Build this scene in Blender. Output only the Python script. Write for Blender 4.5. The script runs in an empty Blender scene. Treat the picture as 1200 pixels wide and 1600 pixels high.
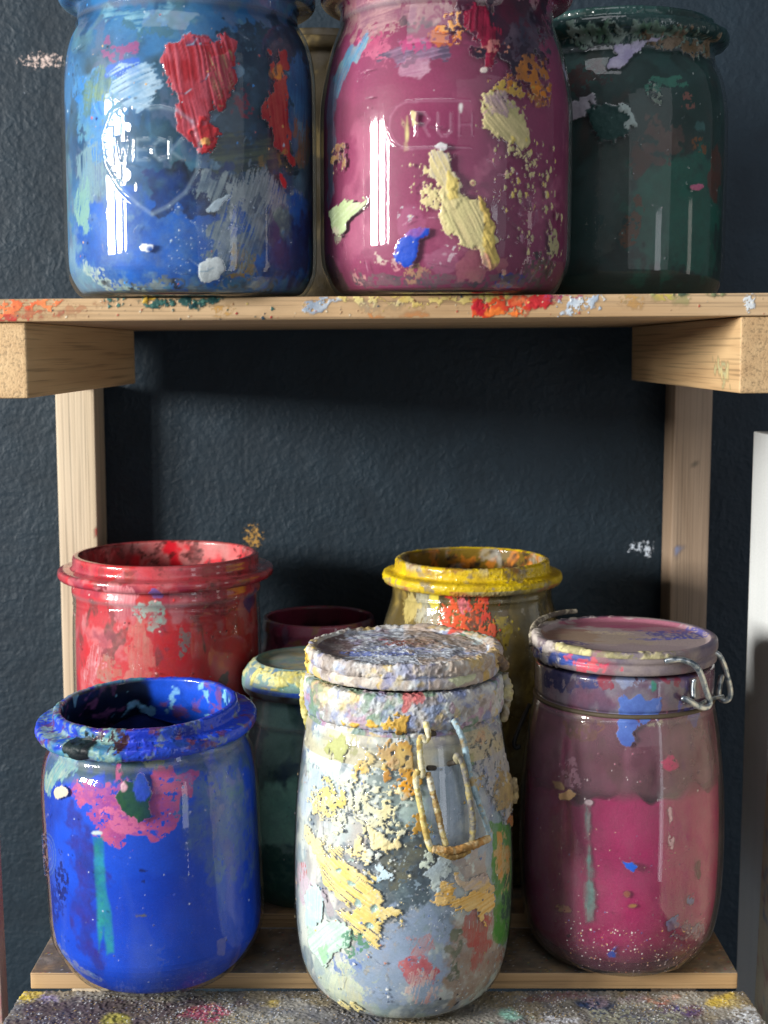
import bpy, math, random
import numpy as np
from mathutils import Vector
S = bpy.context.scene
COL = S.collection
R_ = math.radians

# ------------------------------------------------------------------ camera, world, lights, exposure
F, PITCH = 2133.0, R_(6.8)
cam = bpy.data.cameras.new('camera'); camo = bpy.data.objects.new('camera', cam); COL.objects.link(camo)
cam.sensor_fit = 'VERTICAL'; cam.sensor_height = 24; cam.sensor_width = 18; cam.lens = 24*F/1600
cam.clip_start = .02; cam.clip_end = 50
camo.location = (0, 0, 0); camo.rotation_euler = (R_(90)-PITCH, 0, 0); S.camera = camo
cam.dof.use_dof = True; cam.dof.focus_distance = .66; cam.dof.aperture_fstop = 9.0

w = bpy.data.worlds.new('World'); S.world = w; w.use_nodes = True
bgn = w.node_tree.nodes['Background']; bgn.inputs[0].default_value = (.80, .88, 1, 1); bgn.inputs[1].default_value = .19

def area(name, az, el, dist, sx, sy, power, color, target=(0, .70, -.08)):
    l = bpy.data.lights.new(name, 'AREA'); l.shape = 'RECTANGLE'; l.size = sx; l.size_y = sy; l.energy = power; l.color = color
    o = bpy.data.objects.new(name, l); COL.objects.link(o)
    a, e = R_(az), R_(el); t = Vector(target)
    d = Vector((math.sin(a)*math.cos(e), -math.cos(a)*math.cos(e), math.sin(e)))
    o.location = t + d*dist; o.rotation_euler = (-d).to_track_quat('-Z', 'Y').to_euler()
    return o
area('window_light', -66, 9.5, 1.9, .24, .34, 40, (1, .97, .92))
area('window_light', -57.5, 9.5, 1.9, .16, .34, 27, (1, .97, .92))
area('room_fill', 40, -8, 1.5, .16, 1.0, 1.6, (.9, .93, 1))  # unseen dim strips, here and next line, for the jars' right-hand streaks
area('room_fill', 75, -4, 1.5, .12, .8, .7, (1, .93, .85))
area('window_light', -51.8, 9.5, 1.9, .06, .34, 7, (1, .97, .92))
area('room_fill', 30, 14, 1.7, 1.3, 1.0, 2.4, (.95, .96, 1))  # unseen fill lamp added to brighten the jars' right sides
area('overhead_fill', -20, 55, 1.6, .9, .7, 5.5, (.93, .95, 1))  # unseen overhead fill lamp for the room's soft light

S.view_settings.view_transform = 'Standard'; S.view_settings.look = 'None'
S.view_settings.exposure = 0; S.view_settings.gamma = 1; S.view_settings.use_curve_mapping = False
S.render.engine = 'CYCLES'
S.cycles.max_bounces = 8; S.cycles.transparent_max_bounces = 24; S.cycles.caustics_reflective = False; S.cycles.caustics_refractive = False

# ------------------------------------------------------------------ helpers
def lin(c):
    if isinstance(c, str):
        c = tuple(int(c[i:i+2], 16)/255 for i in (0, 2, 4))
    c = np.array(c, float)
    return np.where(c <= .04045, c/12.92, ((c+.055)/1.055)**2.4)
def hsh(x, y, z, s):
    h = (x*374761393 + y*668265263 + z*2147483647 + s*1274126177) & 0xffffffff
    h = ((h ^ (h >> 13))*1274126177) & 0xffffffff
    h = ((h ^ (h >> 16))*2246822519) & 0xffffffff
    return ((h ^ (h >> 15)) & 0xffffff)/float(0xffffff)
def vn3(P, s):
    I = np.floor(P).astype(np.int64); f = P-I; f = f*f*(3-2*f)
    x, y, z = I[:, 0], I[:, 1], I[:, 2]; fx, fy, fz = f[:, 0], f[:, 1], f[:, 2]
    r = 0
    for dz in (0, 1):
        for dy in (0, 1):
            a = hsh(x, y+dy, z+dz, s); b = hsh(x+1, y+dy, z+dz, s)
            r = r + (a+(b-a)*fx)*(fy if dy else 1-fy)*(fz if dz else 1-fz)
    return r
def vn2(U, V, s):
    x = np.floor(U).astype(np.int64); y = np.floor(V).astype(np.int64)
    fx = U-x; fy = V-y; fx = fx*fx*(3-2*fx); fy = fy*fy*(3-2*fy); z = np.zeros_like(x)
    a = hsh(x, y, z, s); b = hsh(x+1, y, z, s); c = hsh(x, y+1, z, s); d = hsh(x+1, y+1, z, s)
    return (a+(b-a)*fx)*(1-fy)+(c+(d-c)*fx)*fy
def fbm2(U, V, sc, s, o=4, g=.55):
    r = 0; a = 1; t = 0
    for i in range(o):
        r = r+a*vn2(U*sc+i*17.3, V*sc+i*9.1, s+i); t += a; a *= g; sc *= 2.03
    return (r/t-.5)*2.2+.5
def fbm3(P, sc, s, o=4, g=.55):
    r = 0; a = 1; t = 0
    for i in range(o):
        r = r+a*vn3(P*sc+i*13.7+50, s+i); t += a; a *= g; sc *= 2.03
    return (r/t-.5)*2.2+.5
def sst(a, b, x):
    t = np.clip((x-a)/(b-a), 0, 1); return t*t*(3-2*t)
def segdist(u, v, a, b):
    du, dv = b[0]-a[0], b[1]-a[1]; L = du*du+dv*dv+1e-18
    t = np.clip(((u-a[0])*du+(v-a[1])*dv)/L, 0, 1)
    return np.hypot(u-a[0]-t*du, v-a[1]-t*dv)

def pray(px, py):
    'direction through a point of the 1200x1600 frame'
    x = (px-600)/F; y = -(py-800)/F
    c, s = math.cos(PITCH), math.sin(PITCH)
    return np.array([x, c+y*s, -s+y*c])

class Surf:
    def __init__(s, P, N, U, V, seed=0):
        n = len(P); s.P = P; s.N = N; s.U = U; s.V = V; s.seed = seed
        s.col = np.zeros((n, 3)); s.a = np.zeros(n); s.rough = np.zeros(n); s.disp = np.zeros(n)
        s.colI = np.zeros((n, 3)); s.aI = np.zeros(n); s.aT = np.zeros(n)
        s.ok = np.ones(n, bool)               # which verts a painted patch may touch
    def nx(s): s.seed += 7; return s.seed
    def fill(s, c, a=1, rough=.0, where=None):
        m = slice(None) if where is None else where
        s.col[m] = lin(c); s.a[m] = a; s.rough[m] = rough; s.colI[m] = lin(c); s.aI[m] = a
    def put(s, idx, m, c, op=1, rough=None, thick=0, rel=None, c2=None, mix=None):
        m = np.clip(m*op, 0, 1)
        c = lin(c)[None]*np.ones((len(idx), 1))
        if c2 is not None: c = c+(lin(c2)[None]-c)*mix[:, None]
        s.col[idx] = s.col[idx]*(1-m[:, None])+c*m[:, None]
        s.a[idx] = s.a[idx]+(1-s.a[idx])*m
        if thick: s.aT[idx] = s.aT[idx]+(1-s.aT[idx])*m
        else:
            s.colI[idx] = s.colI[idx]*(1-m[:, None])+c*m[:, None]; s.aI[idx] = s.aI[idx]+(1-s.aI[idx])*m
        if rough is not None: s.rough[idx] = s.rough[idx]*(1-m)+rough*m
        if thick: s.disp[idx] += thick*m*(rel if rel is not None else 1)
    def mottle(s, c, sc, thr=.5, soft=.08, op=1, stretch=(1, 1, 1), where=None, rough=None, thick=0, z=None, o=4):
        'noise shaped patches over the whole surface'
        idx = np.nonzero(s.ok if where is None else (s.ok & where))[0]
        if z is not None: idx = idx[(s.V[idx] > z[0]) & (s.V[idx] < z[1])]
        if not len(idx): return
        q = s.P[idx]*np.array(stretch); w1 = vn3(q*sc*.8, s.nx())-.5; w2 = vn3(q*sc*.8+9.3, s.nx())-.5
        n = fbm3(q+np.c_[w1, w2, w1-w2]*(.9/sc), sc, s.nx(), o, .56)
        m = sst(thr-soft*1.6, thr+soft*1.6, n)*(.55+.6*fbm3(s.P[idx], sc*2.7, s.nx(), 3))
        if z is not None:
            e = (z[1]-z[0])*.3; m = m*sst(z[0], z[0]+e, s.V[idx])*sst(z[1], z[1]-e, s.V[idx])
        s.put(idx, m, c, op, rough, thick)
    def near(s, u0, u1, v0, v1):
        return np.nonzero(s.ok & (s.U > u0) & (s.U < u1) & (s.V > v0) & (s.V < v1))[0]
    def poly(s, pts, c, edge=.002, soft=.0003, thick=0, op=1, rough=.45, flow=None, dry=.0, c2=None, esc=260, conv=True):
        esc *= .7 if not thick else .85; soft *= 1.15 if thick else 1
        if conv: pts = [s.uv(*p) for p in pts]
        A = np.array(pts); pad = edge*1.6+.002
        idx = s.near(A[:, 0].min()-pad, A[:, 0].max()+pad, A[:, 1].min()-pad, A[:, 1].max()+pad)
        if not len(idx): return
        u, v = s.U[idx], s.V[idx]; sd = s.nx()
        d = np.full(len(idx), 9.); ins = np.zeros(len(idx), bool)
        for i in range(len(A)):
            a, b = A[i], A[(i+1) % len(A)]
            d = np.minimum(d, segdist(u, v, a, b))
            cr = ((a[1] > v) != (b[1] > v)); t = (b[0]-a[0])*(v-a[1])/(b[1]-a[1]+1e-12)+a[0]
            ins ^= cr & (u < t)
        d = np.where(ins, -d, d)
        s.blobmask(idx, u, v, d, sd, c, edge, soft, thick, op, rough, flow, dry, c2, esc)
    def blobmask(s, idx, u, v, d, sd, c, edge, soft, thick, op, rough, flow, dry, c2, esc):
        d = d+(fbm2(u, v, esc, sd, 4, .56 if thick else .48)-.5)*2*edge
        mixn = fbm2(u, v, 130, sd+3, 3); rel = np.ones(len(u))
        if flow is not None:
            f = R_(flow); al = u*math.cos(f)+v*math.sin(f); pe = -u*math.sin(f)+v*math.cos(f)
            pe = pe+.0008*fbm2(u, v, 60, sd+9, 2)
            st = .7*vn2(pe*1500, al*55, sd+5)+.3*vn2(pe*3200, al*90, sd+6)
            d = d+(st-.5)*edge*1.2
            rel = .35+1.1*st; mixn = np.clip(.25+(st-.5)*1.8+(mixn-.5)*.8+.25, 0, 1)
            if dry: d = np.where(st < dry*(.5+.8*fbm2(u, v, 90, sd+11, 2)), d+edge*2.5, d)
        elif dry:
            g = fbm2(u, v, 520, sd+5, 3); d = np.where(g < dry*(.6+.8*fbm2(u, v, 120, sd+11, 2)), d+edge*2.5, d)
        else:
            rel = .65+.7*fbm2(u, v, 260, sd+5, 3)
        m = sst(soft, -soft, d) if thick else sst(soft*2.2, -soft*2.2, d)*(.70+.42*fbm2(u, v, 240, sd+21, 4, .65))
        if thick: rel = rel*(.4+.6*sst(.0, -.0012, d))
        s.put(idx, m, c, op, rough, thick, rel, c2, np.clip(mixn, 0, 1) if c2 is not None else None)
    def dab(s, px, py, rx, ry, c, rot=0, **k):
        'ellipse-like dab given in frame pixels'
        pts = []
        for i in range(14):
            t = i*math.tau/14; x = rx*math.cos(t); y = ry*math.sin(t); r = R_(rot)
            pts.append((px+x*math.cos(r)-y*math.sin(r), py+x*math.sin(r)+y*math.cos(r)))
        s.poly(pts, c, **k)
    def splat(s, n, box, size, cols, thick=.0002, rough=.4, dens=None, op=1, stretch=1.0):
        'n small drops inside a pixel box'
        rnd = random.Random(s.nx())
        a = s.uv(box[0], box[3]); b = s.uv(box[2], box[1])
        idx = s.near(min(a[0], b[0])-.003, max(a[0], b[0])+.003, min(a[1], b[1])-.003, max(a[1], b[1])+.003)
        if not len(idx): return
        u, v = s.U[idx], s.V[idx]
        o = np.argsort(u); idx = idx[o]; u = u[o]; v = v[o]
        for i in range(n):
            cu = rnd.uniform(min(a[0], b[0]), max(a[0], b[0])); cv = rnd.uniform(min(a[1], b[1]), max(a[1], b[1]))
            r = size[0]+(size[1]-size[0])*rnd.random()**2.5
            j0, j1 = np.searchsorted(u, [cu-r*1.7, cu+r*1.7])
            if j1 <= j0: continue
            uu, vv = u[j0:j1]-cu, v[j0:j1]-cv
            k = np.abs(vv) < r*2*stretch
            if not k.any(): continue
            an = np.arctan2(vv[k], uu[k]); q = 1+.25*math.sin(i)*np.sin(3*an+i)+.15*np.sin(5*an+2*i)
            d = np.hypot(uu[k], vv[k]/stretch)-r*q
            s.put(idx[j0:j1][k], sst(.00018, -.00018, d), rnd.choice(cols), op, rough, thick)
    def emboss(s, lines, wd, ht, lighten=0, conv=True):
        for L in lines:
            if conv: L = [s.uv(*p) for p in L]
            for a, b in zip(L[:-1], L[1:]):
                idx = s.near(min(a[0], b[0])-2*wd, max(a[0], b[0])+2*wd, min(a[1], b[1])-2*wd, max(a[1], b[1])+2*wd)
                if len(idx):
                    d = segdist(s.U[idx], s.V[idx], a, b); m = np.exp(-(d/wd)**2)
                    s.disp[idx] = np.maximum(s.disp[idx], ht*m)
                    if lighten:  # pale tint on raised lines stands in for their glints
                        s.put(idx, m, lighten, .25); s.aT[idx] = np.maximum(s.aT[idx], .16*m)

def mesh_obj(name, verts, faces, mat, parent=None, smooth=True, surf=None):
    me = bpy.data.meshes.new(name)
    verts = np.asarray(verts, np.float32); faces = np.asarray(faces, np.int32)
    me.vertices.add(len(verts)); me.vertices.foreach_set('co', verts.ravel())
    k = faces.shape[1]
    me.loops.add(len(faces)*k); me.loops.foreach_set('vertex_index', faces.ravel())
    me.polygons.add(len(faces))
    me.polygons.foreach_set('loop_start', np.arange(0, len(faces)*k, k, dtype=np.int32))
    me.polygons.foreach_set('use_smooth', np.full(len(faces), smooth))
    me.update(calc_edges=True)
    if surf is not None:
        for nm, dat in (('paint', np.c_[surf.col, surf.a]), ('finish', np.c_[surf.rough, surf.rough, surf.rough, np.ones(len(surf.a))])):
            at = me.color_attributes.new(nm, 'FLOAT_COLOR', 'POINT'); at.data.foreach_set('color', dat.astype(np.float32).ravel())
    me.materials.append(mat)
    o = bpy.data.objects.new(name, me); COL.objects.link(o)
    if parent: o.parent = parent
    return o
def build_surf(name, s, faces, mat, parent=None, smooth=True):
    return mesh_obj(name, s.P+s.N*s.disp[:, None], faces, mat, parent, smooth, s)
def thing(name, label, cat, loc, group=None):
    o = bpy.data.objects.new(name, None); COL.objects.link(o); o.location = loc; o.empty_display_size = .02
    o['label'] = label; o['category'] = cat
    if group: o['group'] = group
    return o

# ---- lathe
def smooth_profile(pts, it=2):
    pts = [np.array(p, float) for p in pts]
    for _ in range(it):
        q = [pts[0]]
        for a, b in zip(pts[:-1], pts[1:]): q += [a*.78+b*.22, a*.22+b*.78]
        q.append(pts[-1]); pts = q
    return np.array(pts)
def resample(p, ds):
    L = np.r_[0, np.cumsum(np.hypot(*np.diff(p, axis=0).T))]
    n = max(3, int(L[-1]/ds)); t = np.linspace(0, L[-1], n)
    return np.c_[np.interp(t, L, p[:, 0]), np.interp(t, L, p[:, 1])]
def lathe(cx, cy, cz, R, outer, inner, ds, ds_in, seed, caps=False):
    'outer/inner profiles (r, z) -> Surf facing the viewer side finely divided'
    a = resample(smooth_profile(outer), ds); nO = len(a)
    p = a
    if inner is not None: p = np.r_[a, resample(smooth_profile(inner), ds_in)]
    d = np.gradient(p, axis=0); nrm = np.c_[d[:, 1], -d[:, 0]]; nrm /= np.hypot(*nrm.T)[:, None]+1e-12
    fr = np.linspace(-1.7, 1.7, int(3.4*R/ds)); bk = np.linspace(1.7, math.tau-1.7, int((math.tau-3.4)*R/(ds*2.6)))[1:-1]
    an = np.r_[fr, bk]; nA = len(an); nP = len(p)
    L = math.hypot(cx, cy); d0 = np.array([-cx/L, -cy/L]); rt = np.array([cy/L, -cx/L])
    dx = np.cos(an)[:, None]*d0+np.sin(an)[:, None]*rt         # (nA,2)
    P = np.zeros((nP, nA, 3)); P[..., :2] = p[:, 0, None, None]*dx[None]; P[..., 2] = p[:, 1, None]
    N = np.zeros((nP, nA, 3)); N[..., :2] = nrm[:, 0, None, None]*dx[None]; N[..., 2] = nrm[:, 1, None]
    aw = np.where(an > math.pi, an-math.tau, an)
    U = np.broadcast_to(aw[None]*R, (nP, nA)).ravel().copy(); V = np.broadcast_to(p[:, 1, None], (nP, nA)).ravel().copy()
    s = Surf(P.reshape(-1, 3), N.reshape(-1, 3), U, V, seed)
    s.ok = np.repeat(np.arange(nP) < nO, nA); s.inner = ~s.ok; s.R = R; s.c = (cx, cy, cz)
    s.rad = np.repeat(p[:, 0], nA); s.arc = np.repeat(np.arange(nP)/nO, nA)
    i = np.arange(nP-1)[:, None]*nA; j = np.arange(nA)[None]; j2 = (j+1) % nA
    s.faces = np.stack([i+j, i+j2, i+nA+j2, i+nA+j], -1).reshape(-1, 4)
    def uv(px, py, Rr=R):
        dr = pray(px, py); A = dr[0]**2+dr[1]**2; B = -2*(dr[0]*cx+dr[1]*cy); C = cx*cx+cy*cy-Rr*Rr
        D = B*B-4*A*C
        t = (-B-math.sqrt(max(D, 0)))/(2*A); x = dr[0]*t-cx; y = dr[1]*t-cy
        if D < 0: q = math.hypot(x, y); x *= Rr/q; y *= Rr/q
        return (math.atan2(x*rt[0]+y*rt[1], x*d0[0]+y*d0[1])*Rr, dr[2]*t-cz)
    s.uv = uv
    return s
# ---- box with finely divided faces
def gridbox(x0, x1, y0, y1, z0, z1, fine, seed, bevel=.0012, coarse=.02):
    'fine = {face: step}; faces: front(-y) top bottom left right back. U,V = x and (z or y)'
    Ps, Ns, Us, Vs, Fs, tag = [], [], [], [], [], []; off = 0
    lo = np.array([x0, y0, z0]); hi = np.array([x1, y1, z1])
    spec = {'front': (0, 2, 1, 0), 'back': (2, 0, 1, 1), 'top': (0, 1, 2, 1), 'bottom': (1, 0, 2, 0), 'left': (2, 1, 0, 0), 'right': (1, 2, 0, 1)}
    for k, (a, b, c, top) in spec.items():
        st = fine.get(k, coarse)
        ta = np.linspace(lo[a], hi[a], max(2, int((hi[a]-lo[a])/st)+1)); tb = np.linspace(lo[b], hi[b], max(2, int((hi[b]-lo[b])/st)+1))
        bz = bevel
        ta = np.unique(np.r_[lo[a], lo[a]+bz*.4, lo[a]+bz, ta[(ta > lo[a]+bz*1.2) & (ta < hi[a]-bz*1.2)], hi[a]-bz, hi[a]-bz*.4, hi[a]])
        tb = np.unique(np.r_[lo[b], lo[b]+bz*.4, lo[b]+bz, tb[(tb > lo[b]+bz*1.2) & (tb < hi[b]-bz*1.2)], hi[b]-bz, hi[b]-bz*.4, hi[b]])
        A, B = np.meshgrid(ta, tb, indexing='ij'); n = A.size
        P = np.zeros((n, 3)); P[:, a] = A.ravel(); P[:, b] = B.ravel(); P[:, c] = hi[c] if top else lo[c]
        N = np.zeros((n, 3)); N[:, c] = 1 if top else -1
        # rounded edge: pull towards the inset box
        q = np.clip(P, lo+bz, hi-bz); dv = P-q; l = np.linalg.norm(dv, axis=1)[:, None]+1e-12
        P = q+dv/l*bz; N = dv/l
        Ps.append(P); Ns.append(N); Us.append(P[:, 0]); Vs.append(P[:, 2] if k in ('front', 'back', 'left', 'right') else P[:, 1]); tag += [k]*n
        m, w_ = len(ta), len(tb); i = np.arange(m-1)[:, None]*w_; j = np.arange(w_-1)[None]
        Fs.append((np.stack([i+j, i+w_+j, i+w_+j+1, i+j+1], -1).reshape(-1, 4))+off); off += n
    s = Surf(np.concatenate(Ps), np.concatenate(Ns), np.concatenate(Us), np.concatenate(Vs), seed)
    s.tag = np.array(tag); s.faces = np.concatenate(Fs)
    return s

# ------------------------------------------------------------------ materials
def newmat(name):
    m = bpy.data.materials.new(name); m.use_nodes = True; nt = m.node_tree; nt.nodes.clear()
    return m, nt
def nd(nt, t, **k):
    n = nt.nodes.new(t)
    for a, b in k.items():
        if a == 'inp':
            for q, v in b.items(): n.inputs[q].default_value = v
        else: setattr(n, a, b)
    return n
def math_(nt, op, a, b=None, clamp=False):
    n = nt.nodes.new('ShaderNodeMath'); n.operation = op; n.use_clamp = clamp
    for i, x in enumerate((a, b)):
        if x is None: continue
        if isinstance(x, (int, float)): n.inputs[i].default_value = x
        else: nt.links.new(x, n.inputs[i])
    return n.outputs[0]
def ramp(nt, fac, stops):
    n = nt.nodes.new('ShaderNodeValToRGB'); e = n.color_ramp.elements
    while len(e) < len(stops): e.new(.5)
    for el, (p, c) in zip(e, stops):
        el.position = p; el.color = (*[float(x) for x in lin(c)], 1) if not isinstance(c, (int, float)) else (c, c, c, 1)
    nt.links.new(fac, n.inputs[0]); return n.outputs[0]

def glass_shader(nt, tint=(.99, .995, .985)):
    L = nt.links.new
    tr = nd(nt, 'ShaderNodeBsdfTransparent'); lw = nd(nt, 'ShaderNodeLayerWeight', inp={0: .35})
    mx = nd(nt, 'ShaderNodeMix', data_type='RGBA'); L(lw.outputs['Facing'], mx.inputs[0])
    mx.inputs[6].default_value = (*tint, 1); mx.inputs[7].default_value = (.86, .89, .87, 1); L(mx.outputs[2], tr.inputs[0])
    gl = nd(nt, 'ShaderNodeBsdfGlossy', inp={'Roughness': .035})
    ge = nd(nt, 'ShaderNodeNewGeometry'); dt = nd(nt, 'ShaderNodeVectorMath', operation='DOT_PRODUCT'); L(ge.outputs['Normal'], dt.inputs[0]); L(ge.outputs['Incoming'], dt.inputs[1])
    fz = math_(nt, 'ADD', math_(nt, 'MULTIPLY', math_(nt, 'POWER', math_(nt, 'SUBTRACT', 1.0, math_(nt, 'ABSOLUTE', dt.outputs['Value']), True), 5.0), .9), .045)
    ms = nd(nt, 'ShaderNodeMixShader'); L(fz, ms.inputs[0]); L(tr.outputs[0], ms.inputs[1]); L(gl.outputs[0], ms.inputs[2])
    return ms.outputs[0]
def wood_color(nt, base, dark, axis, scale=1.0):
    L = nt.links.new
    tc = nd(nt, 'ShaderNodeTexCoord'); mp = nd(nt, 'ShaderNodeMapping')
    sc = [60*scale]*3; sc[axis] = 4*scale; mp.inputs['Scale'].default_value = sc; L(tc.outputs['Object'], mp.inputs[0])
    n1 = nd(nt, 'ShaderNodeTexNoise', inp={'Scale': 1.3, 'Detail': 5, 'Distortion': .6}); L(mp.outputs[0], n1.inputs[0])
    mp2 = nd(nt, 'ShaderNodeMapping'); sc2 = [900*scale]*3; sc2[axis] = 9*scale; mp2.inputs['Scale'].default_value = sc2; L(tc.outputs['Object'], mp2.inputs[0])
    n2 = nd(nt, 'ShaderNodeTexNoise', inp={'Scale': 1, 'Detail': 2}); L(mp2.outputs[0], n2.inputs[0])
    c1 = ramp(nt, n1.outputs[0], [(.3, dark), (.7, base)])
    p = ramp(nt, n2.outputs[0], [(.30, .5), (.48, 1.0)])
    mx = nd(nt, 'ShaderNodeMix', data_type='RGBA', blend_type='MULTIPLY'); mx.inputs[0].default_value = .85
    L(c1, mx.inputs[6]); L(p, mx.inputs[7])
    bw = math_(nt, 'ADD', math_(nt, 'MULTIPLY', n1.outputs[0], .3), n2.outputs[0])
    return mx.outputs[2], bw
def surf_mat(name, base='glass', wood=None, coat=1.0, grain=1.0, tint=(.99, .995, .985)):
    m, nt = newmat(name); L = nt.links.new
    at = nd(nt, 'ShaderNodeAttribute', attribute_name='paint'); fi = nd(nt, 'ShaderNodeAttribute', attribute_name='finish')
    tc = nd(nt, 'ShaderNodeTexCoord')
    # fine grain of dried paint: small colour variation and relief
    n1 = nd(nt, 'ShaderNodeTexNoise', inp={'Scale': 900, 'Detail': 4, 'Roughness': .7}); L(tc.outputs['Object'], n1.inputs[0])
    n2 = nd(nt, 'ShaderNodeTexNoise', inp={'Scale': 120, 'Detail': 5, 'Roughness': .7}); L(tc.outputs['Object'], n2.inputs[0])
    v = ramp(nt, n1.outputs[0], [(.25, .72), (.75, 1.25 if False else 1.0)])
    mul = nd(nt, 'ShaderNodeMix', data_type='RGBA', blend_type='MULTIPLY'); mul.inputs[0].default_value = .8
    L(at.outputs['Color'], mul.inputs[6]); L(v, mul.inputs[7])
    pr = nd(nt, 'ShaderNodeBsdfPrincipled', inp={'Specular IOR Level': .22}); L(mul.outputs[2], pr.inputs['Base Color'])
    rg = math_(nt, 'ADD', math_(nt, 'MULTIPLY', fi.outputs['Fac'], .5), math_(nt, 'MULTIPLY', n2.outputs[0], .3))
    L(math_(nt, 'ADD', rg, .12), pr.inputs['Roughness'])
    cw = math_(nt, 'MULTIPLY', math_(nt, 'SUBTRACT', 1.0, math_(nt, 'MULTIPLY', fi.outputs['Fac'], 2.2), True), coat)
    L(cw, pr.inputs['Coat Weight']); 
    L(math_(nt, 'ADD', math_(nt, 'MULTIPLY', n2.outputs[0], .06), -.018, True), pr.inputs['Coat Roughness'])
    bp = nd(nt, 'ShaderNodeBump', inp={'Strength': .5*grain, 'Distance': .0006})
    L(math_(nt, 'MULTIPLY', math_(nt, 'ADD', n1.outputs[0], n2.outputs[0]), math_(nt, 'ADD', fi.outputs['Fac'], .03)), bp.inputs['Height'])
    L(bp.outputs[0], pr.inputs['Normal'])
    # the glass over the paint is never perfectly even
    n3 = nd(nt, 'ShaderNodeTexNoise', inp={'Scale': 45, 'Detail': 2}); L(tc.outputs['Object'], n3.inputs[0])
    b2 = nd(nt, 'ShaderNodeBump', inp={'Strength': .12, 'Distance': .002}); L(n3.outputs[0], b2.inputs['Height']); L(b2.outputs[0], pr.inputs['Coat Normal'])
    if base == 'glass': bs = glass_shader(nt, tint)
    else:
        wc, wb = wood_color(nt, *wood); wp = nd(nt, 'ShaderNodeBsdfPrincipled', inp={'Roughness': .6}); L(wc, wp.inputs['Base Color'])
        wbp = nd(nt, 'ShaderNodeBump', inp={'Strength': .5, 'Distance': .0005}); L(wb, wbp.inputs['Height']); L(wbp.outputs[0], wp.inputs['Normal'])
        bs = wp.outputs[0]
    ms = nd(nt, 'ShaderNodeMixShader'); L(at.outputs['Alpha'], ms.inputs[0]); L(bs, ms.inputs[1]); L(pr.outputs[0], ms.inputs[2])
    out = nd(nt, 'ShaderNodeOutputMaterial'); L(ms.outputs[0], out.inputs[0])
    return m
M_JAR = surf_mat('painted_glass')
M_SKIN = surf_mat('paint_behind_glass', coat=0, grain=.4)
M_LID = surf_mat('painted_lid', coat=.4)
M_POWDER = surf_mat('pigment', coat=0)
M_SHELF = surf_mat('shelf_wood', 'wood', ('CDB08A', 'B3926A', 0), coat=0)
M_BEAM = surf_mat('beam_wood', 'wood', ('CBAC80', 'B8966C', 1), coat=0)
M_POST = surf_mat('post_wood', 'wood', ('CDBCA2', 'C0AE92', 2), coat=0)
M_BOARD = surf_mat('board_wood', 'wood', ('C4A47A', 'A5845C', 0), coat=0)
M_DARKPOST = surf_mat('brown_post_wood', 'wood', ('A8927C', '937C66', 2), coat=0)

def wire_mat():
    m, nt = newmat('steel_wire'); L = nt.links.new
    tc = nd(nt, 'ShaderNodeTexCoord'); n = nd(nt, 'ShaderNodeTexNoise', inp={'Scale': 250, 'Detail': 3}); L(tc.outputs['Object'], n.inputs[0])
    c = ramp(nt, n.outputs[0], [(.42, '6F7C88'), (.5, 'A9B2B8'), (.64, 'C4C6C2')])
    p = nd(nt, 'ShaderNodeBsdfPrincipled', inp={'Metallic': .85, 'Roughness': .32}); L(c, p.inputs['Base Color'])
    b = nd(nt, 'ShaderNodeBump', inp={'Strength': .25, 'Distance': .0004}); L(n.outputs[0], b.inputs['Height']); L(b.outputs[0], p.inputs['Normal'])
    o = nd(nt, 'ShaderNodeOutputMaterial'); L(p.outputs[0], o.inputs[0]); return m
M_WIRE = wire_mat()

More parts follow.
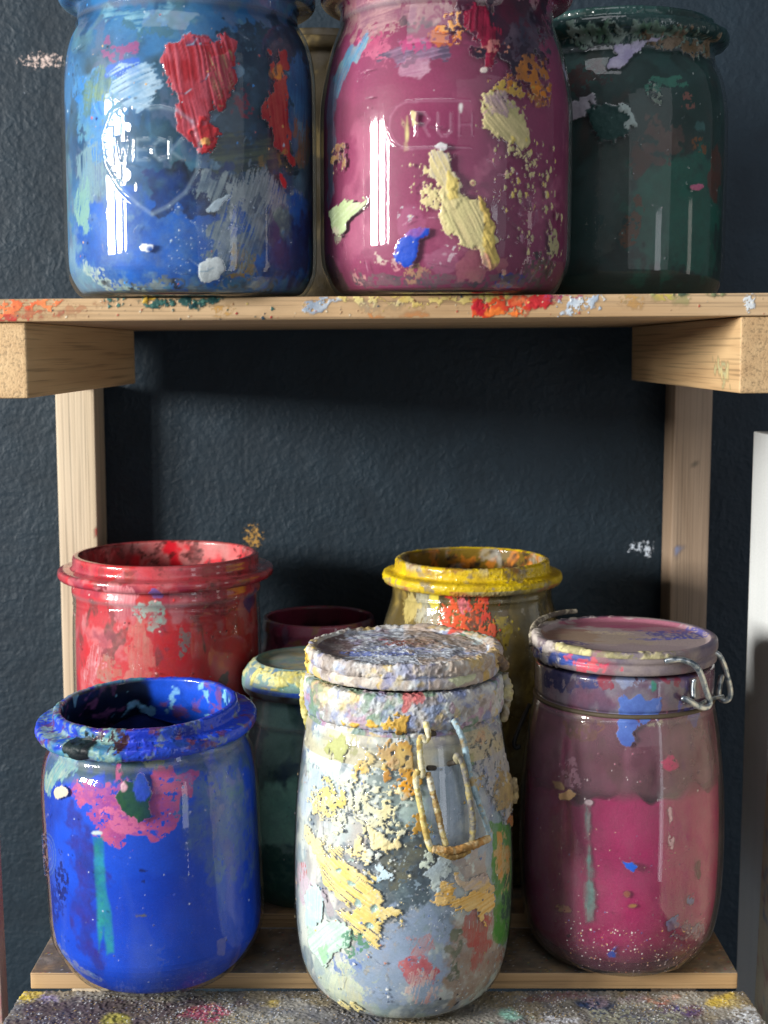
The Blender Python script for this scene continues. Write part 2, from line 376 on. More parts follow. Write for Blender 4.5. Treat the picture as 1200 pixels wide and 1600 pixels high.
# ------------------------------------------------------------------ wall
def wall_mat():
    m, nt = newmat('dark_blue_plaster'); L = nt.links.new
    tc = nd(nt, 'ShaderNodeTexCoord')
    n1 = nd(nt, 'ShaderNodeTexNoise', inp={'Scale': 120, 'Detail': 2, 'Roughness': .5, 'Distortion': .3}); L(tc.outputs['Object'], n1.inputs[0])
    rid = math_(nt, 'SUBTRACT', 1, math_(nt, 'MULTIPLY', math_(nt, 'ABSOLUTE', math_(nt, 'SUBTRACT', n1.outputs[0], .52)), 9), True)
    n2 = nd(nt, 'ShaderNodeTexNoise', inp={'Scale': 230, 'Detail': 3, 'Roughness': .5}); L(tc.outputs['Object'], n2.inputs[0])
    n4 = nd(nt, 'ShaderNodeTexNoise', inp={'Scale': 40, 'Detail': 3}); L(tc.outputs['Object'], n4.inputs[0])
    rid = math_(nt, 'MULTIPLY', rid, math_(nt, 'MULTIPLY', math_(nt, 'SUBTRACT', n4.outputs[0], .3, True), 2.4, True))
    h = math_(nt, 'ADD', math_(nt, 'ADD', math_(nt, 'MULTIPLY', rid, .28), math_(nt, 'MULTIPLY', n2.outputs[0], .9)), math_(nt, 'MULTIPLY', n4.outputs[0], 1.2))
    bp = nd(nt, 'ShaderNodeBump', inp={'Strength': .7, 'Distance': .0013}); L(h, bp.inputs['Height'])
    base = ramp(nt, n4.outputs[0], [(.3, '18252F'), (.7, '1D2C37')])
    # paint marks on the wall
    cur = base
    sx = nd(nt, 'ShaderNodeSeparateXYZ'); L(tc.outputs['Object'], sx.inputs[0])
    ns = nd(nt, 'ShaderNodeTexNoise', inp={'Scale': 420, 'Detail': 5, 'Roughness': .75}); L(tc.outputs['Object'], ns.inputs[0])
    n5 = nd(nt, 'ShaderNodeTexNoise', inp={'Scale': 700, 'Detail': 1}); L(tc.outputs['Object'], n5.inputs[0])
    for (px, py, rx, ry, c, th) in ((68, 95, 40, 12, 'C9B4AC', .47), (40, 140, 40, 14, '8A93A0', .6), (120, 60, 16, 30, '9A7F86', .6), (395, 840, 16, 22, 'A8803E', .46), (400, 930, 10, 30, '7A6440', .62), (1000, 855, 26, 12, 'CFDCEC', .5),
                                    (1012, 860, 6, 14, 'CFDCEC', .44), (700, 745, 200, 150, 'C9D2DA', .80), (520, 930, 110, 40, '6B5F5A', .74), (1110, 695, 12, 14, '7C8894', .58)):
        dr = pray(px, py); t = .90/dr[1]; cx, cz = dr[0]*t, dr[2]*t; k = .90/F
        dx = math_(nt, 'DIVIDE', math_(nt, 'SUBTRACT', sx.outputs[0], cx), rx*k); dz = math_(nt, 'DIVIDE', math_(nt, 'SUBTRACT', sx.outputs[2], cz), ry*k)
        r2 = math_(nt, 'ADD', math_(nt, 'MULTIPLY', dx, dx), math_(nt, 'MULTIPLY', dz, dz))
        ff = math_(nt, 'SUBTRACT', ns.outputs[0], math_(nt, 'MULTIPLY', r2, .10)) if th < .7 else math_(nt, 'SUBTRACT', n5.outputs[0], math_(nt, 'MULTIPLY', r2, .1))
        mk = math_(nt, 'MULTIPLY', math_(nt, 'SUBTRACT', ff, th), 22, True)
        mx = nd(nt, 'ShaderNodeMix', data_type='RGBA'); L(mk, mx.inputs[0]); L(cur, mx.inputs[6]); mx.inputs[7].default_value = (*[float(q) for q in lin(c)], 1); cur = mx.outputs[2]
    p = nd(nt, 'ShaderNodeBsdfPrincipled', inp={'Roughness': .58, 'Specular IOR Level': .32}); L(cur, p.inputs['Base Color']); L(bp.outputs[0], p.inputs['Normal'])
    o = nd(nt, 'ShaderNodeOutputMaterial'); L(p.outputs[0], o.inputs[0]); return m
wl = gridbox(-.9, .9, .90, .93, -.75, .75, {}, 1, coarse=.2)
wo = mesh_obj('wall', wl.P, wl.faces, wall_mat(), smooth=False); wo['kind'] = 'structure'

# ------------------------------------------------------------------ wooden rack
rack = thing('wooden_shelf_rack', 'oak rack with paint smeared upper shelf on two thick beams and slim posts', 'shelf rack', (0, .89, -.33))
rack_off = np.array([0, .89, -.33])
def rack_part(name, s, mat, roll=0, smooth=True):
    if roll:
        c, q = math.cos(roll), math.sin(roll)
        for A in (s.P, s.N):
            x, z = A[:, 0].copy(), A[:, 2].copy(); A[:, 0] = x*c-z*q; A[:, 2] = x*q+z*c
    s.P = s.P-rack_off
    return build_surf(name, s, s.faces, mat, rack, smooth)
ROLL = R_(.46)
def plane_uv_front(y):
    def f(px, py): d = pray(px, py); t = y/d[1]; return (d[0]*t, d[2]*t)
    return f
def plane_uv_top(z):
    def f(px, py): d = pray(px, py); t = z/d[2]; return (d[0]*t, d[1]*t)
    return f
# upper shelf
s = gridbox(-.235, .235, .603, .898, .0132, .0231, {'front': .00045, 'bottom': .01, 'top': .004}, 20, bevel=.0008)
s.ok = s.tag == 'front'
s.uv = lambda px, py: (lambda q: (q[0], q[1]-q[0]*math.tan(ROLL)))(plane_uv_front(.603)(px, py))
K = dict(rough=.55, edge=.0016, esc=260, soft=.0006)
s.mottle('C8A070', 60, .55, .2, .35, rough=.6, stretch=(.3, 1, 2))
s.poly([(-30, 466), (105, 468), (90, 480), (45, 490), (-30, 498)], 'D8623C', c2='E88A55', thick=0.00010, dry=.35, **K)
s.poly([(30, 474), (165, 470), (120, 492), (20, 500)], 'D98A60', c2='C24A35', op=.6, dry=.5, **K)
s.dab(20, 500, 24, 6, 'C23A3A', dry=.4, **K); s.dab(62, 497, 4, 3, 'B02A30', **K); s.dab(100, 488, 3, 4, 'B02A30', **K)
s.poly([(165, 466), (345, 462), (330, 480), (300, 484), (262, 476), (240, 486), (222, 474), (170, 474)], '3E6B63', c2='1F4A4A', thick=0.00030, dry=.2, **K)
s.splat(60, (160, 462, 345, 480), (.0003, .0013), ['3E6B63', '54857A', '1C3F44'], thick=0.00025)
s.dab(232, 470, 14, 5, 'C9A23A', thick=0.00015, dry=.3, **K); s.dab(345, 485, 16, 9, 'D9A24A', op=.7, dry=.4, **K)
s.splat(10, (200, 480, 480, 500), (.0004, .0011), ['25404E', '2F5A55', '9A3030'])
s.poly([(470, 466), (530, 464), (515, 480), (490, 496), (472, 490)], 'CFD6DC', c2='8D9AAA', thick=0.00020, dry=.35, **K)
s.poly([(530, 460), (740, 458), (742, 470), (640, 478), (560, 474)], 'DCCB84', c2='C9A95A', thick=0.00015, dry=.45, **K)
s.poly([(560, 474), (640, 470), (620, 490), (565, 488)], '9AA0A8', c2='C9B58A', op=.5, dry=.4, **K)
s.poly([(560, 492), (680, 488), (672, 499), (560, 501)], 'D98A4A', op=.7, dry=.5, **K)
s.poly([(736, 464), (860, 460), (862, 476), (812, 492), (740, 496)], 'D8532A', c2='B8242A', thick=0.00025, dry=.2, **K)
s.dab(752, 478, 12, 14, 'B5202C', thick=0.00015, dry=.2, **K); s.dab(790, 490, 26, 6, 'E87A35', thick=0.00010, dry=.2, **K); s.dab(838, 474, 20, 12, 'C42F34', thick=0.00020, **K); s.dab(815, 468, 14, 7, 'F08050', **K)
s.poly([(748, 457), (798, 456), (790, 470), (755, 472)], '8E8F4A', c2='D8C06A', thick=0.00030, dry=.3, **K)
s.dab(880, 464, 30, 7, 'B0476A', dry=.45, **K)
s.poly([(890, 462), (945, 458), (930, 480), (905, 494), (870, 496), (885, 480)], 'D3DBE2', c2='9FB0C4', thick=0.00020, dry=.3, **K)
s.splat(25, (870, 460, 950, 500), (.0003, .001), ['DDE3E8', 'B0BCC8'])
s.dab(1010, 465, 40, 6, '8FA06A', c2='C9B45A', dry=.4, **K); s.dab(1070, 470, 14, 10, 'A8B070', op=.6, dry=.4, **K); s.dab(985, 470, 20, 9, 'D9A45A', op=.7, dry=.4, **K)
s.poly([(1010, 455), (1130, 452), (1128, 459), (1020, 461)], '4A5A4A', c2='A0A070', thick=0.00035, dry=.3, **K)
s.dab(1172, 472, 9, 16, 'D9DEE0', thick=0.00020, dry=.35, **K); s.splat(80, (0, 458, 1200, 500), (.0002, .0006), ['E8DCC0', '7A4A30', 'D8C06A', '35505A', 'C05040'])
rack_part('shelf_board', s, M_SHELF, ROLL)
# beams
for sx, nm in ((-1, 'l'), (1, 'r')):
    x0, x1 = (-.205, -.1575) if sx < 0 else (.1565, .204)
    y0 = .600+.006 if sx < 0 else .604
    s = gridbox(x0, x1, y0, .868, -.0205, .0130, {'front': .002, 'left': .002, 'right': .002}, 30+sx, bevel=.0009)
    s.ok = s.tag == ('left' if sx > 0 else 'front')
    if sx > 0:
        s.U = s.P[:, 1].copy(); s.poly([(.625, -.008), (.66, -.004), (.645, -.018), (.62, -.020)], 'C9B480', c2='B0B088', dry=.55, thick=.0001, rough=.6, conv=False)
    rack_part('support_beam', s, M_BEAM, ROLL*.9)
for x0, x1 in ((-.2085, -.1838), (.1845, .2085)):
    s = gridbox(x0, x1, .868, .898, -.60, -.0215, {'front': .003}, 40, bevel=.0008)
    s.ok = s.tag == 'front'; s.uv = plane_uv_front(.868)
    if x0 < 0: s.ok = (s.tag == 'front') | (s.tag == 'right'); s.dab(150, 832, 3, 8, 'A82A2E', rough=.5, edge=.0008)
    else: s.dab(1087, 727, 3, 3, '2F4A48', edge=.0003); s.dab(1060, 862, 5, 10, '8C9CC8', edge=.0012, dry=.3)
    rack_part('post', s, M_POST if x0 < 0 else M_DARKPOST)
# lower board that carries the jars, a slat behind it
s = gridbox(-.1814, .1814, .667, .722, -.3262, -.3175, {'top': .0009, 'front': .003}, 50, bevel=.0007)
s.ok = s.tag == 'top'; s.uv = plane_uv_top(-.3175)
def grime(s, tones, dens):
    s.mottle(tones[0], 25, .30, .25, .95, rough=.7); s.mottle(tones[1], 60, .5, .15, .7, rough=.8); s.mottle(tones[2], 150, .55, .1, .6, rough=.8)
    n = np.nonzero(s.ok)[0]; r = np.random.RandomState(3).rand(len(n)); q = n[r < dens]
    pal = np.array([lin(c) for c in ('D8D8D8', '9AA6BC', 'C9B060', '3A4A6A', 'B0505A', '6F9A80')])
    s.col[q] = pal[np.random.RandomState(4).randint(0, len(pal), len(q))]*.8; s.a[q] = 1
grime(s, ('7A7066', '948A7C', '5A554E'), .03)
rack_part('shelf_board', s, M_BOARD)
s = gridbox(-.178, .178, .7225, .868, -.3180, -.3095, {'top': .002}, 51, bevel=.0007)
s.ok = s.tag == 'top'; grime(s, ('7A7066', '948A7C', '5A554E'), .01)
rack_part('shelf_board', s, M_BOARD)

# front paint-caked plank
pk = thing('paint_caked_plank', 'long plank caked with grey sandy dried paint, lying in front of the lower jars', 'plank', (0, .6, -.34))
s = gridbox(-.185, .185, .50, .6665, -.3400, -.3270, {'top': .0005, 'front': .004}, 60, bevel=.001)
# the ends splay a little towards the viewer
s.P[:, 0] *= 1.0+(.6665-s.P[:, 1])*.25
s.U = s.P[:, 0].copy(); s.ok = s.tag == 'top'; s.uv = plane_uv_top(-.3270)
s.fill('8C8880', 1, .8)
s.mottle('5C5854', 22, .5, .2, .8, rough=.8); s.mottle('A7A49C', 45, .56, .12, .8, rough=.8); s.mottle('8C7F62', 35, .6, .1, .7); s.mottle('5A5F70', 30, .62, .1, .7)
K = dict(rough=.7, edge=.006, esc=120, soft=.0015)
s.poly([(10, 1600), (40, 1560), (200, 1560), (380, 1570), (200, 1625), (10, 1650)], '4A3C48', c2='5E5058', op=.8, **K)
s.dab(55, 1556, 22, 8, '9A8FB8', op=.8, dry=.3, **K); s.dab(38, 1556, 6, 4, 'D8C050', **K)
s.dab(312, 1582, 26, 12, '8A3A50', c2='B05A70', op=.9, dry=.2, **K); s.dab(430, 1575, 12, 8, 'C9B050', **K); s.dab(180, 1596, 14, 6, 'A8A050', **K); s.dab(258, 1597, 5, 4, '60C0A8', **K)
s.dab(1045, 1562, 26, 9, 'C86A3A', c2='D8A088', dry=.2, **K); s.dab(1120, 1566, 24, 9, 'D8BC48', c2='C9B880', **K); s.dab(1060, 1580, 34, 10, '6A3A48', c2='3A4490', op=.8, dry=.3, **K)
s.dab(935, 1573, 8, 6, '2F3F60', **K); s.dab(930, 1560, 60, 8, 'A08A94', op=.6, dry=.3, **K); s.dab(1000, 1590, 60, 16, '9A9C88', op=.7, dry=.3, **K); s.dab(1165, 1582, 26, 14, 'D0D8E0', op=.8, dry=.35, **K)
s.dab(790, 1596, 12, 8, '9AD0C0', **K); s.dab(875, 1596, 40, 10, 'C4C8D2', op=.7, dry=.35, **K)
s.dab(880, 1556, 50, 8, '7A4A54', op=.6, dry=.3, **K)
n = np.nonzero(s.ok)[0]; rs = np.random.RandomState(9)
g = fbm2(s.U[n], s.V[n], 900, 77, 3); s.disp[n] += .0008*np.clip(g-.35, 0, 1)
dn = fbm2(s.U[n], s.V[n], 60, 70, 3); q = n[rs.rand(len(n)) < .02+.16*np.clip(dn-.4, 0, 1)]
pal = np.array([lin(c) for c in ('F4F4F4', 'E0E4EA', 'DCE4F0', 'CFC8B8', '3A3A48', '6A80A8', 'C9A860')])
s.col[q] = pal[rs.randint(0, len(pal), len(q))]; s.disp[q] += .0003
s.P -= np.array([0, .6, -.34]); build_surf('plank_body', s, s.faces, M_BOARD, pk)

# boards at the sides of the frame
def side_board(label, cat, box, c, c2, rot, loc):
    t = thing('wooden_board', label, cat, loc)
    s = gridbox(*box, {'left': .003, 'front': .003}, 70, bevel=.0008); s.fill(c, 1, .6); s.ok[:] = True
    s.mottle(c2, 70, .55, .15, .6, stretch=(1, 1, .12))
    if c2 != 'DADFE0': s.mottle('B06070', 130, .82, .04, .6); s.mottle('5080B0', 120, .86, .04, .6)
    build_surf('board_body', s, s.faces, M_BOARD, t); t.rotation_euler = rot
side_board('white painted upright board at the right behind the lidded magenta jar', 'board', (0, .02, -.05, 0, -.4, .1045), 'E4E8E8', 'DADFE0', (0, 0, 0), (.2166, .80, -.1522))
side_board('cream coloured board edge spotted with red paint at the far right', 'board', (0, .02, -.20, .0, -.3, .10), 'E2DAC0', 'D8CCB0', (0, R_(1.1), 0), (.2140, .742, -.25))
side_board('pinkish board edge leaning at the lower left corner', 'board', (-.02, 0, 0, .012, -.3, .14), 'C8AFA0', 'B8988E', (0, R_(-.8), 0), (-.2125, .72, -.325))

# ------------------------------------------------------------------ jars
def sub(s, fs):
    q = Surf.__new__(Surf); ids, inv = np.unique(fs, return_inverse=True)
    for k in ('P', 'N', 'col', 'a', 'rough', 'disp'): setattr(q, k, getattr(s, k)[ids])
    return q, inv.reshape(-1, 4), ids
def finish(t, s, mat=M_JAR, name='jar_body', rim=None, layer=None, film=.04, depth=.0018):
    """rim: height above which the mesh is the rim part. layer: (z0, z1) between which thin paint sits on the INSIDE of the
    clear wall, as a skin of its own, and only thick paint stays outside"""
    s.ok = ~s.inner
    if layer:
        z0, z1 = layer; up = sst(z1-.0045, z1, s.V)*s.ok
        fs = s.faces[(s.ok[s.faces]).all(1) & (s.V[s.faces] < z1).all(1) & (s.arc[s.faces] > .02).all(1)]
        q, inv, ids = sub(s, fs)
        q.P = q.P-q.N*(depth*sst(z1, z1-.004, s.V[ids]))[:, None]; q.disp = q.disp*0; q.col = s.colI[ids]; q.a = s.aI[ids]; q.rough = np.full(len(ids), .5)
        build_surf('paint_skin', q, inv, M_SKIN, t)
        m = s.ok & (s.V < z1)
        dust = film*(.4+1.2*fbm3(s.P[m], 70, 991, 3))
        up = up[m]; a2 = np.clip(np.maximum(s.aT[m], dust), 0, 1)
        k = (s.aT[m] < .15)*(1-up); s.col[m] = s.col[m]*(1-k[:, None]*.6)+lin('B8BCC0')*(k*.6)[:, None]
        s.a[m] = s.a[m]*up+a2*(1-up)
    if rim is None: return build_surf(name, s, s.faces, mat, t)
    upf = (s.V[s.faces] > rim).all(1)
    for nm, fs in ((name, s.faces[~upf]), ('rim', s.faces[upf])):
        q, inv, _ = sub(s, fs); build_surf(nm, q, inv, mat, t)
def side(s, c, u0, u1, w_):
    'a broad soft edged band that paints the lit side of the inside wall brighter'
    idx = np.nonzero(s.ok & (np.abs(s.U) > .02))[0]; u = np.where(s.U[idx] < 0, s.U[idx]+math.tau*s.R, s.U[idx])+(fbm3(s.P[idx], 50, 31, 4)-.5)*w_*1.6
    s.put(idx, sst(u0-w_/2, u0+w_/2, u)*sst(u1+w_/2, u1-w_/2, u), c, .95, .25)
def scratches(s, n, box, cols, seed):
    rnd = random.Random(seed)
    for _ in range(n):
        x = rnd.uniform(box[0], box[2]); y = rnd.uniform(box[1], box[3]); a = rnd.uniform(0, math.tau); L = rnd.uniform(3, 12)
        u0, v0 = s.uv(x, y); l = L*.0003; b = a+rnd.uniform(-.7, .7)
        p = [(u0, v0), (u0+l*math.cos(a), v0+l*math.sin(a)), (u0+l*math.cos(a)+l*math.cos(b), v0+l*math.sin(a)+l*math.sin(b))]
        for A, B in zip(p[:-1], p[1:]):
            idx = s.near(min(A[0], B[0])-.0006, max(A[0], B[0])+.0006, min(A[1], B[1])-.0006, max(A[1], B[1])+.0006)
            if len(idx): d = segdist(s.U[idx], s.V[idx], A, B); s.put(idx, np.exp(-(d/.00025)**2), rnd.choice(cols), .7, .3, thick=.00003)
def weck_profile(R, H, neck, fl, ring, heel=.014, sh0=.72, shoulder_end=.80, wall=.0035, base=.80, soft=1.0, zr=.0068):
    'outer and inner profile of a wide mouthed jar with flange and ring'
    zf = H-zr
    o = [(0, .0035), (base*R*.8, .0035), (base*R*.88, .0006), (base*R, 0), (base*R+heel*.45, .0012), (R*.985, heel*.75), (R, heel*1.3), (R, H*.25), (R, H*.45), (R*.998, H*sh0*.9), (R*.975, H*sh0),
         ((R*.45+neck*.55)*1.015, H*(sh0*.45+shoulder_end*.55)), (neck*1.005, H*shoulder_end), (neck, H*shoulder_end+.003), (neck, zf-.006), (fl*.97, zf-.0052), (fl, zf-.003), (fl, zf-.0005), (fl*.985, zf+.0012),
         (ring+.0012, zf+.0015), (ring, zf+.0025), (ring, H-.0012), (ring-.001, H), (ring-.0032, H)]
    i = [(ring-.0042, H-.001), (ring-.0045, zf), (neck-wall-.001, zf-.008), (neck-wall, H*shoulder_end), (R-wall, H*sh0), (R-wall, H*.3), (R-wall, heel*1.4), (base*R, wall*1.6), (0, wall*1.8)]
    return o, i
def bail_profile(R, H, neck, ringr):
    zr = H
    o = [(0, .003), (R*.5, .003), (R*.56, .0004), (R*.62, 0), (R*.80, .0045), (R*.93, .016), (R*.985, .034), (R, .055), (R*.998, .075), (R*.975, H*.62), (R*.93, H*.76), (R*.88, H*.86), (neck, H*.90), (neck, H-.0175), (ringr-.0008, H-.0165), (ringr, H-.0150), (ringr, H-.002), (ringr-.0006, H), (ringr-.006, H+.0003)]
    i = [(ringr-.0085, H), (neck-.004, H*.9), (R*.93-.004, H*.74), (R-.004, H*.5), (R-.004, .03), (R*.75, .008), (0, .007)]
    return o, i
def pigment_fill(t, cx, cy, cz, R, prof_in, level_fn, c, c2, seed, top=True):
    'dry pigment standing inside the jar: a lathe just inside the inner wall with an uneven top edge'
    s = lathe(cx, cy, cz, R, prof_in, None, .0009, None, seed)
    z = s.P[:, 2]; lv = level_fn(s.U)
    over = z > lv; k = np.clip((lv)/np.maximum(z, 1e-6), 0, 1)
    # everything above the level is folded in to make the powder surface
    s.P[over, 2] = lv[over]+(z[over]-lv[over])*.02
    f = np.clip(1-(z[over]-lv[over])/(prof_in[-1][1]-lv[over]+1e-6), 0, 1); s.P[over, 0] *= f; s.P[over, 1] *= f
    s.fill(c, 1, .9); s.mottle(c2, 90, .5, .3, .6, rough=.9)
    build_surf('pigment', s, s.faces, M_POWDER, t); return s
GU, GL = 'paint jars on the upper shelf', 'paint jars on the lower boards'
TR = math.tan(ROLL)

# --- A: upper blue jar
cx, cy = -.0885, .640; cz = .0233+cx*TR; R = .0576; H = .1415
t = thing('glass_jar', 'big blue jar with red brush stroke and raised strawberry emblem on the upper shelf', 'jar', (cx, cy, cz), GU)
o, i = weck_profile(R, H, R*.855, R*1.0, R*.84, heel=.013, sh0=.76, shoulder_end=.865, base=.80)
s = lathe(cx, cy, cz, R, o, i, .00045, .002, 100)
s.fill('2A6FA8', 1, .03)
s.mottle('1A4F86', 18, .5, .15, .8); s.mottle('4C86B8', 25, .55, .12, .7); s.mottle('143A60', 40, .6, .08, .8); s.mottle('5C8A96', 60, .6, .08, .6); s.mottle('7AA0B8', 35, .66, .06, .7, stretch=(1, 1, .4))
s.mottle('27485C', 50, .62, .06, .8, z=(.03, .12)); s.mottle('5A6A8A', 90, .68, .05, .6)
K = dict(rough=.0, edge=.003)
s.poly([(108, 335), (490, 310), (490, 440), (450, 452), (150, 452), (118, 420)], '1551A8', c2='1A62C4', edge=.006, rough=0, soft=.002)
s.poly([(110, 120), (170, 100), (190, 200), (150, 260), (112, 200)], '2C7CC8', c2='5A8FA8', dry=.3, **K)
s.dab(150, 150, 26, 42, '6F8F78', c2='3A6A78', dry=.45, flow=80, **K); s.dab(178, 75, 30, 14, '8A4A80', dry=.4, **K); s.dab(192, 105, 26, 14, '2A62C8', **K)
s.dab(150, 170, 14, 10, '3A88E0', **K); s.dab(135, 270, 24, 40, '6F90A0', dry=.35, flow=90, **K); s.dab(125, 320, 16, 40, '7AA6A0', dry=.45, flow=70, **K)
s.dab(205, 130, 40, 34, '6E9CC4', c2='A8C4DC', dry=.3, flow=20, **K); s.dab(235, 30, 60, 22, '3F6E86', dry=.3, **K); s.dab(200, 12, 60, 14, '2E6E9C', c2='7FB0C8', flow=0, dry=.2, **K)
s.poly([(330, 40), (492, 20), (492, 110), (430, 120), (380, 75), (340, 70)], '122C48', c2='1C3C50', edge=.005, rough=.1)
s.poly([(370, 80), (470, 90), (455, 180), (420, 230), (350, 250), (330, 190), (380, 120)], '16334C', c2='2A4A60', edge=.005, rough=.15)
s.poly([(330, 225), (470, 215), (470, 262), (380, 270), (320, 262)], '243A48', c2='4E5E4E', edge=.005, rough=.2, flow=10)
s.poly([(225, 262), (330, 258), (360, 262), (350, 320), (300, 330), (240, 330)], '152238', c2='1A3A78', edge=.003, rough=0)
s.poly([(330, 262), (440, 262), (470, 300), (440, 380), (400, 430), (330, 420), (320, 360), (345, 320), (310, 285)], '60788C', c2='9AAAB2', edge=.005, dry=.35, flow=70, rough=.2)
s.dab(395, 300, 34, 34, 'A6B4BC', c2='7E8E98', dry=.4, flow=75, rough=.25, edge=.004); s.dab(420, 345, 40, 30, '98A4AC', c2='4A5E78', dry=.55, flow=65, rough=.25, edge=.004)
s.poly([(428, 340), (490, 340), (490, 430), (400, 440)], '232E66', c2='18306A', edge=.006, soft=.002, rough=0)
s.poly([(255, 70), (300, 52), (352, 55), (372, 62), (372, 95), (365, 135), (345, 165), (330, 195), (332, 215), (315, 232), (292, 222), (282, 205), (276, 165), (262, 130), (254, 100)], '98262F', c2='AE4E5C', edge=.0018, thick=0.00056, rough=.42, flow=-78, dry=.1)
s.poly([(322, 85), (366, 78), (364, 130), (342, 165), (330, 140)], '86885E', c2='9A3C4C', edge=.0015, thick=0.00031, rough=.42, flow=-72, dry=.3)
s.dab(315, 212, 20, 22, 'B83038', thick=0.00068, rough=.35, edge=.003); s.dab(318, 222, 6, 5, 'E0A060', edge=.001, rough=.3, thick=0.00025); s.dab(320, 62, 36, 12, '6E3A58', c2='A8485A', dry=.45, flow=5, rough=.4, edge=.003)
s.poly([(425, 90), (448, 84), (450, 150), (452, 195), (458, 255), (445, 248), (425, 215), (412, 160), (432, 140)], '90262F', c2='A84A42', edge=.0025, thick=0.00025, rough=.4, flow=-80, dry=.15)
s.dab(442, 283, 4, 14, 'C03038', rot=-20, edge=.0006, thick=0.00012); s.dab(388, 170, 12, 20, '7A2840', dry=.4, edge=.003); s.dab(435, 112, 6, 10, 'D08A40', edge=.0015)
s.poly([(462, 80), (488, 95), (490, 200), (470, 190), (455, 130)], '3C7AB0', c2='2A5A90', edge=.003, flow=85, dry=.2)
s.dab(478, 220, 12, 40, '6A7A6A', c2='9A6A50', dry=.45, flow=80, edge=.003, rough=.3); s.dab(425, 245, 26, 10, 'A8863C', c2='5A5A48', dry=.35, edge=.003, rough=.3)
s.dab(372, 405, 17, 20, 'A88A3A', c2='5A7A8A', dry=.3, flow=80, edge=.003, rough=.3); s.dab(388, 432, 22, 12, 'B08A34', c2='5A6A70', dry=.35, edge=.003, rough=.3)
s.poly([(325, 330), (335, 312), (362, 303), (350, 315), (340, 330)], 'A9BCC8', edge=.0008, rough=.25, thick=0.00012)
s.dab(330, 422, 20, 19, 'CCD6D8', rot=-35, edge=.001, rough=.3, thick=0.00019); s.dab(231, 387, 11, 7, 'DCE4E8', edge=.0008, rough=.3, thick=0.00019); s.dab(234, 389, 4, 3, '1551A8', edge=.0006, rough=0)
s.poly([(122, 400), (150, 420), (175, 450), (210, 455), (150, 462), (128, 440)], '8AA8A8', c2='B8C4B8', edge=.002, dry=.3, rough=.3)
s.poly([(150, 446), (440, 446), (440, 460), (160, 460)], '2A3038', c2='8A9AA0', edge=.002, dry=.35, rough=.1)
s.splat(160, (260, 310, 400, 440), (.0001, .0004), ['B8C8D8', '8CA8C8'], thick=0.00006); s.splat(90, (110, 20, 490, 450), (.0002, .0007), ['A8C0D0', '2A8ADC', '12305A', 'C8A060', 'B05050'], thick=0.00006)
# raised strawberry emblem with WECK and seeds
def letters(word, x, y, w_, h, gap):
    G = {'W': [[(0, 0), (.25, 1), (.5, .3), (.75, 1), (1, 0)]], 'E': [[(1, 0), (0, 0), (0, 1), (1, 1)], [(0, .5), (.8, .5)]], 'C': [[(1, .1), (.5, 0), (.1, .25), (0, .5), (.1, .75), (.5, 1), (1, .9)]],
         'K': [[(0, 0), (0, 1)], [(1, 0), (0, .55), (1, 1)]], 'R': [[(0, 1), (0, 0), (.7, 0), (1, .25), (.7, .5), (0, .5)], [(.5, .5), (1, 1)]], 'U': [[(0, 0), (0, .8), (.3, 1), (.7, 1), (1, .8), (1, 0)]],
         'H': [[(0, 0), (0, 1)], [(1, 0), (1, 1)], [(0, .5), (1, .5)]], 'S': [[(1, .1), (.5, 0), (0, .25), (.5, .5), (1, .75), (.5, 1), (0, .9)]], 'I': [[(.5, 0), (.5, 1)]]}
    out = []
    for k, ch in enumerate(word):
        for l in G[ch]: out.append([(x+k*(w_+gap)+p[0]*w_, y+p[1]*h) for p in l])
    return out
def emblem(s):
    out = [(232, 168), (200, 160), (172, 178), (160, 215), (165, 255), (185, 292), (212, 318), (236, 334), (262, 322), (290, 300), (308, 268), (312, 225), (300, 190), (276, 172), (250, 166), (232, 168)]
    s.emboss([out], .0008, .0004, 'A8C4D8')
    for a, b in zip(out[:-1], out[1:]):
        for q in (.2, .5, .8):
            px, py = a[0]*(1-q)+b[0]*q, a[1]*(1-q)+b[1]*q; px += (236-px)*.07; py += (250-py)*.07
            s.emboss([[(px, py), (px+.5, py)]], .0006, .00015)
    s.emboss(letters('WECK', 184, 217, 20, 32, 7), .0007, .0006, 'A8C4D8')
    for px, py in ((205, 196), (226, 196), (250, 194), (272, 200), (205, 272), (228, 268), (250, 276), (276, 270), (216, 292), (240, 300), (260, 292), (236, 316)):
        s.emboss([[(px, py-4), (px, py+4)]], .0012, .00022)
emblem(s)
scratches(s, 26, (110, 60, 480, 440), ['A8C0D4', '0C2448', '7AA0B8'], 1)
# thicker glass bottom edge glints
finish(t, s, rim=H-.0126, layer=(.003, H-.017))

# --- B: upper pink jar
cx, cy = .0282, .640; cz = .0233+cx*TR
t = thing('glass_jar', 'raspberry pink jar with cream paint smears and one blue dab, middle of the upper shelf', 'jar', (cx, cy, cz), GU)
o, i = weck_profile(R, H, R*.835, R*.99, R*.84, heel=.016, sh0=.66, shoulder_end=.845, base=.76)
s = lathe(cx, cy, cz, R, o, i, .00045, .002, 200)
s.fill('86305A', 1, .02)
s.mottle('8A3458', 14, .5, .2, .7); s.mottle('963F64', 22, .58, .12, .6); s.mottle('762E4C', 30, .62, .1, .5); s.mottle('BE6A8A', 50, .7, .06, .5, z=(0, .09))
K = dict(rough=.1, edge=.003)
s.poly([(505, 60), (880, 50), (880, 0), (505, 0)], '8C5A68', c2='B08A8A', edge=.004, dry=.2, rough=.1)
s.poly([(530, 0), (640, 0), (630, 30), (560, 40), (530, 28)], 'B48A90', c2='8A5A70', flow=5, dry=.2, **K)
